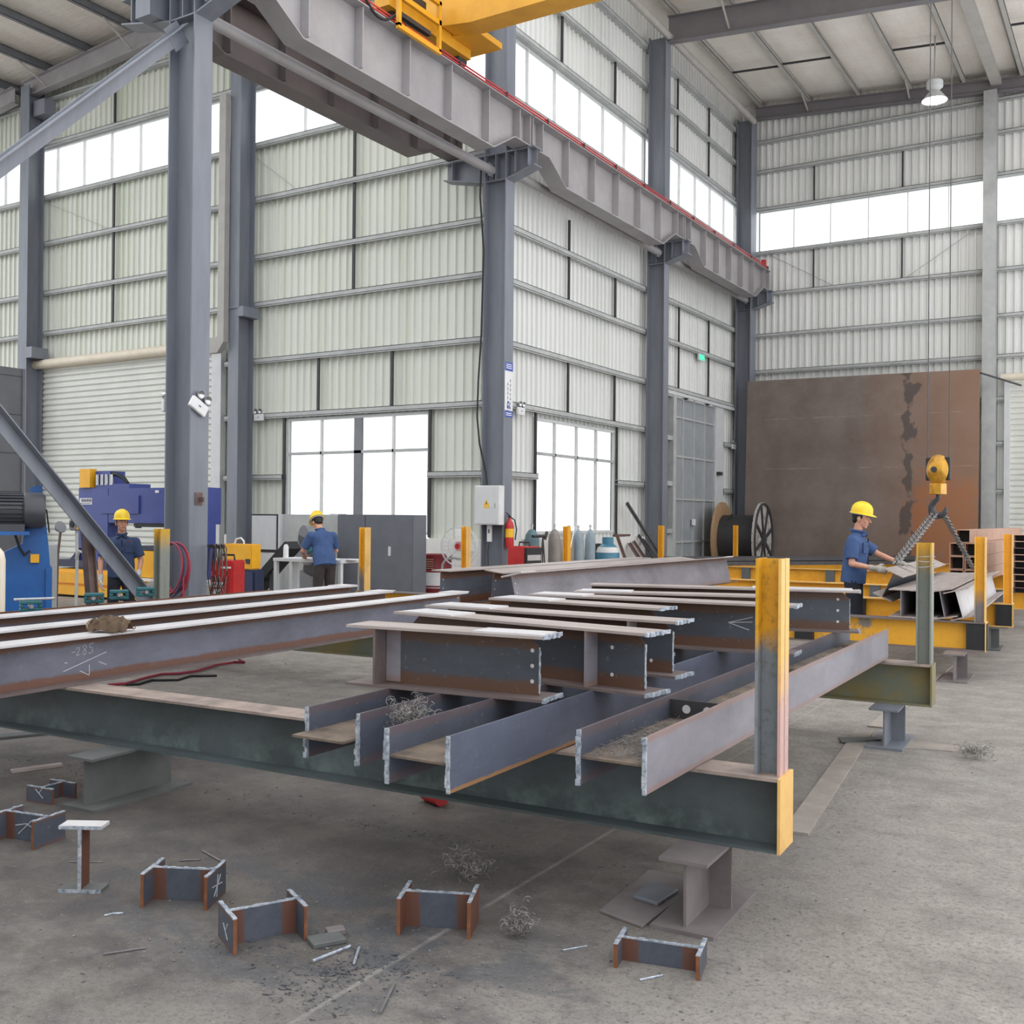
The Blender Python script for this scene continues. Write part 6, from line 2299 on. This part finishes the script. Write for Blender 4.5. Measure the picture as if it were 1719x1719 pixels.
    mb.caps(sh['L'], sh['R'], .072)
    for s in 'LR':
        e = sh[s].lerp(J['el'+s], .80)
        mb.ell(sh[s], .074)
        mb.cyl(sh[s], e, .070, .072, 16)
    mb.cyl(ch+V(0, 0, .1), nk+V(0, -.005, .0), .090, .064, 16)
    link('shirt', remesh(mb, .009, 4), M[shirt], o, True)
    # collar, placket, pockets
    mb = MB()
    cn = nk+V(0, -.004, .02)
    mb.tube([cn+V(.068*math.cos(t_), .066*math.sin(t_)+.012*math.sin(t_), -.012*math.sin(t_)-.012) for t_ in [2*PI*k/20 for k in range(20)]], .014, 6, True)
    for sx in (-1, 1):
        mb.bar(cn+V(sx*.012, .078, -.03), cn+V(sx*.07, .085, -.075), .05, .012)
    mb.build('collar', M[shirt], o, True)
    if pocket:
        fr = ch+V(0, .128, 0)
        for sx in (-1, 1):
            mb = MB().box(-.05, .05, -.006, .006, -.07, .05, Matrix.Translation(fr+V(sx*.085, -.012, .02)) @ Matrix.Rotation(-sx*.35, 4, 'Z'))
            mb.box(-.052, .052, .0, .010, .02, .052, Matrix.Translation(fr+V(sx*.085, -.012, .02)) @ Matrix.Rotation(-sx*.35, 4, 'Z'))
            mb.build('pocket', M[shirt], o)
        mb = MB().box(-.008, .008, -.004, .008, -.22, .12, Matrix.Translation(fr+V(0, .002, 0)))
        mb.build('placket', M['cloth_dark'], o)
        mb = MB().box(-.03, .03, .006, .0085, .075, .088, Matrix.Translation(fr+V(-.085, -.012, .02)) @ Matrix.Rotation(.35, 4, 'Z'))
        mb.build('chest_badge', M['maroon'], o)
    # gloves
    for s in gloves[0]:
        mb = MB()
        w, a = J['wr'+s], J['hand'+s]
        hand(mb, w, *a[:4], infl=.0035)
        back = (J['el'+s]-w).normalized()
        mb.cyl(w+back*.07, w+a[0].normalized()*.03, .036, .032, 14)
        link('glove', remesh(mb, .0065, 2), M[gloves[1]], o, True)
    return o


X_, Y_, Z_ = V(1, 0, 0), V(0, 1, 0), V(0, 0, 1)
# right-hand worker: profile, guiding the hanging beam with both hands
J = dict(hip=V(0, 0, .93), chest=V(0, .03, 1.27), neck=V(0, .045, 1.47), head=V(0, .085, 1.625), head_rot=Euler((-.16, 0, -.05)),
         shL=V(-.18, .03, 1.355), shR=V(.18, .02, 1.355), knL=V(-.10, .02, .50), knR=V(.10, .03, .50), anL=V(-.11, -.02, .09), anR=V(.12, -.01, .09),
         elL=V(-.24, .24, 1.20), wrL=V(-.20, .50, 1.10), elR=V(.245, .02, 1.10), wrR=V(.21, .27, 1.05),
         handL=(V(.05, 1, -.12), V(0, .15, 1), V(1, 0, 0), .35), handR=(V(-.1, 1, -.1), V(.9, .1, .45), V(-.3, .1, .9), 1.1))
W1 = person('worker in a yellow helmet and blue shirt seen in profile, steadying the chained beam bundle', (-3.02, 12.68, 0), R(-86), J, 'cloth_blue', 'cloth_dark', ('LR', 'glove_grey'), 1.015)
# left worker: facing the camera, arms hanging, white gloves
J = dict(hip=V(0, 0, .92), chest=V(0, .02, 1.26), neck=V(0, .02, 1.46), head=V(0, .045, 1.62), head_rot=Euler((.04, 0, .15)),
         shL=V(-.18, .0, 1.345), shR=V(.18, .0, 1.345), knL=V(-.11, .03, .50), knR=V(.11, .02, .50), anL=V(-.13, -.02, .09), anR=V(.13, -.02, .09),
         elL=V(-.26, .02, 1.09), wrL=V(-.22, .18, .90), elR=V(.27, -.02, 1.09), wrR=V(.27, .06, .83),
         handL=(V(.1, .6, -.8), V(-.9, .3, 0), V(.2, .8, .5), .7), handR=(V(-.05, .15, -1), V(.9, .2, 0), V(-.1, 1, .1), .5))
M['cloth_blue2'] = paint('work_shirt_navy', (56, 72, 104), (46, 60, 88), 9, .9, bump=.2)
W2 = person('worker in a yellow helmet facing the camera with white gloves, behind the slanting brace', (-11.47, 8.97, 0), R(-126), J, 'cloth_blue2', 'cloth_dark', ('LR', 'glove'), .93)
# middle worker: bending over the drawings, seen from behind
J = dict(hip=V(0, -.02, .93), chest=V(0, .10, 1.25), neck=V(0, .19, 1.43), head=V(0, .29, 1.55), head_rot=Euler((-.6, 0, .0)),
         shL=V(-.18, .11, 1.335), shR=V(.18, .11, 1.335), knL=V(-.10, .02, .50), knR=V(.10, .02, .50), anL=V(-.11, -.02, .09), anR=V(.11, -.02, .09),
         elL=V(-.27, .20, 1.11), wrL=V(-.14, .46, 1.03), elR=V(.27, .18, 1.11), wrR=V(.16, .42, 1.02),
         handL=(V(.35, 1, -.2), V(-.2, .2, 1), V(1, -.3, 0), .5), handR=(V(-.35, 1, -.2), V(.2, .2, 1), V(-1, -.3, 0), .6))
W3 = person('worker in a yellow helmet bending over papers at the light grey work table', (-10.66, 11.98, 0), R(64), J, 'cloth_blue', 'cloth_brown', ('', 'glove'), .98, pocket=False)
# ================================================================== light
wd = bpy.data.worlds.new('sky')
SC.world = wd
wd.use_nodes = True
bg = wd.node_tree.nodes['Background']
bg.inputs[0].default_value = (.95, .97, 1.0, 1)
bg.inputs[1].default_value = 1.0
sp = bpy.data.lights.new('lamp_light', 'SPOT')
sp.energy = 60
sp.spot_size = R(120)
sp.shadow_soft_size = .25
so = bpy.data.objects.new('lamp_light', sp)
COL.objects.link(so)
so.location = (lx, ly, at(1569, 160, y=27.9).z-.2)
SC.view_settings.view_transform = 'Standard'
SC.view_settings.look = 'None'
SC.view_settings.gamma = 1
SC.view_settings.use_curve_mapping = False
SC.view_settings.exposure = 1.05
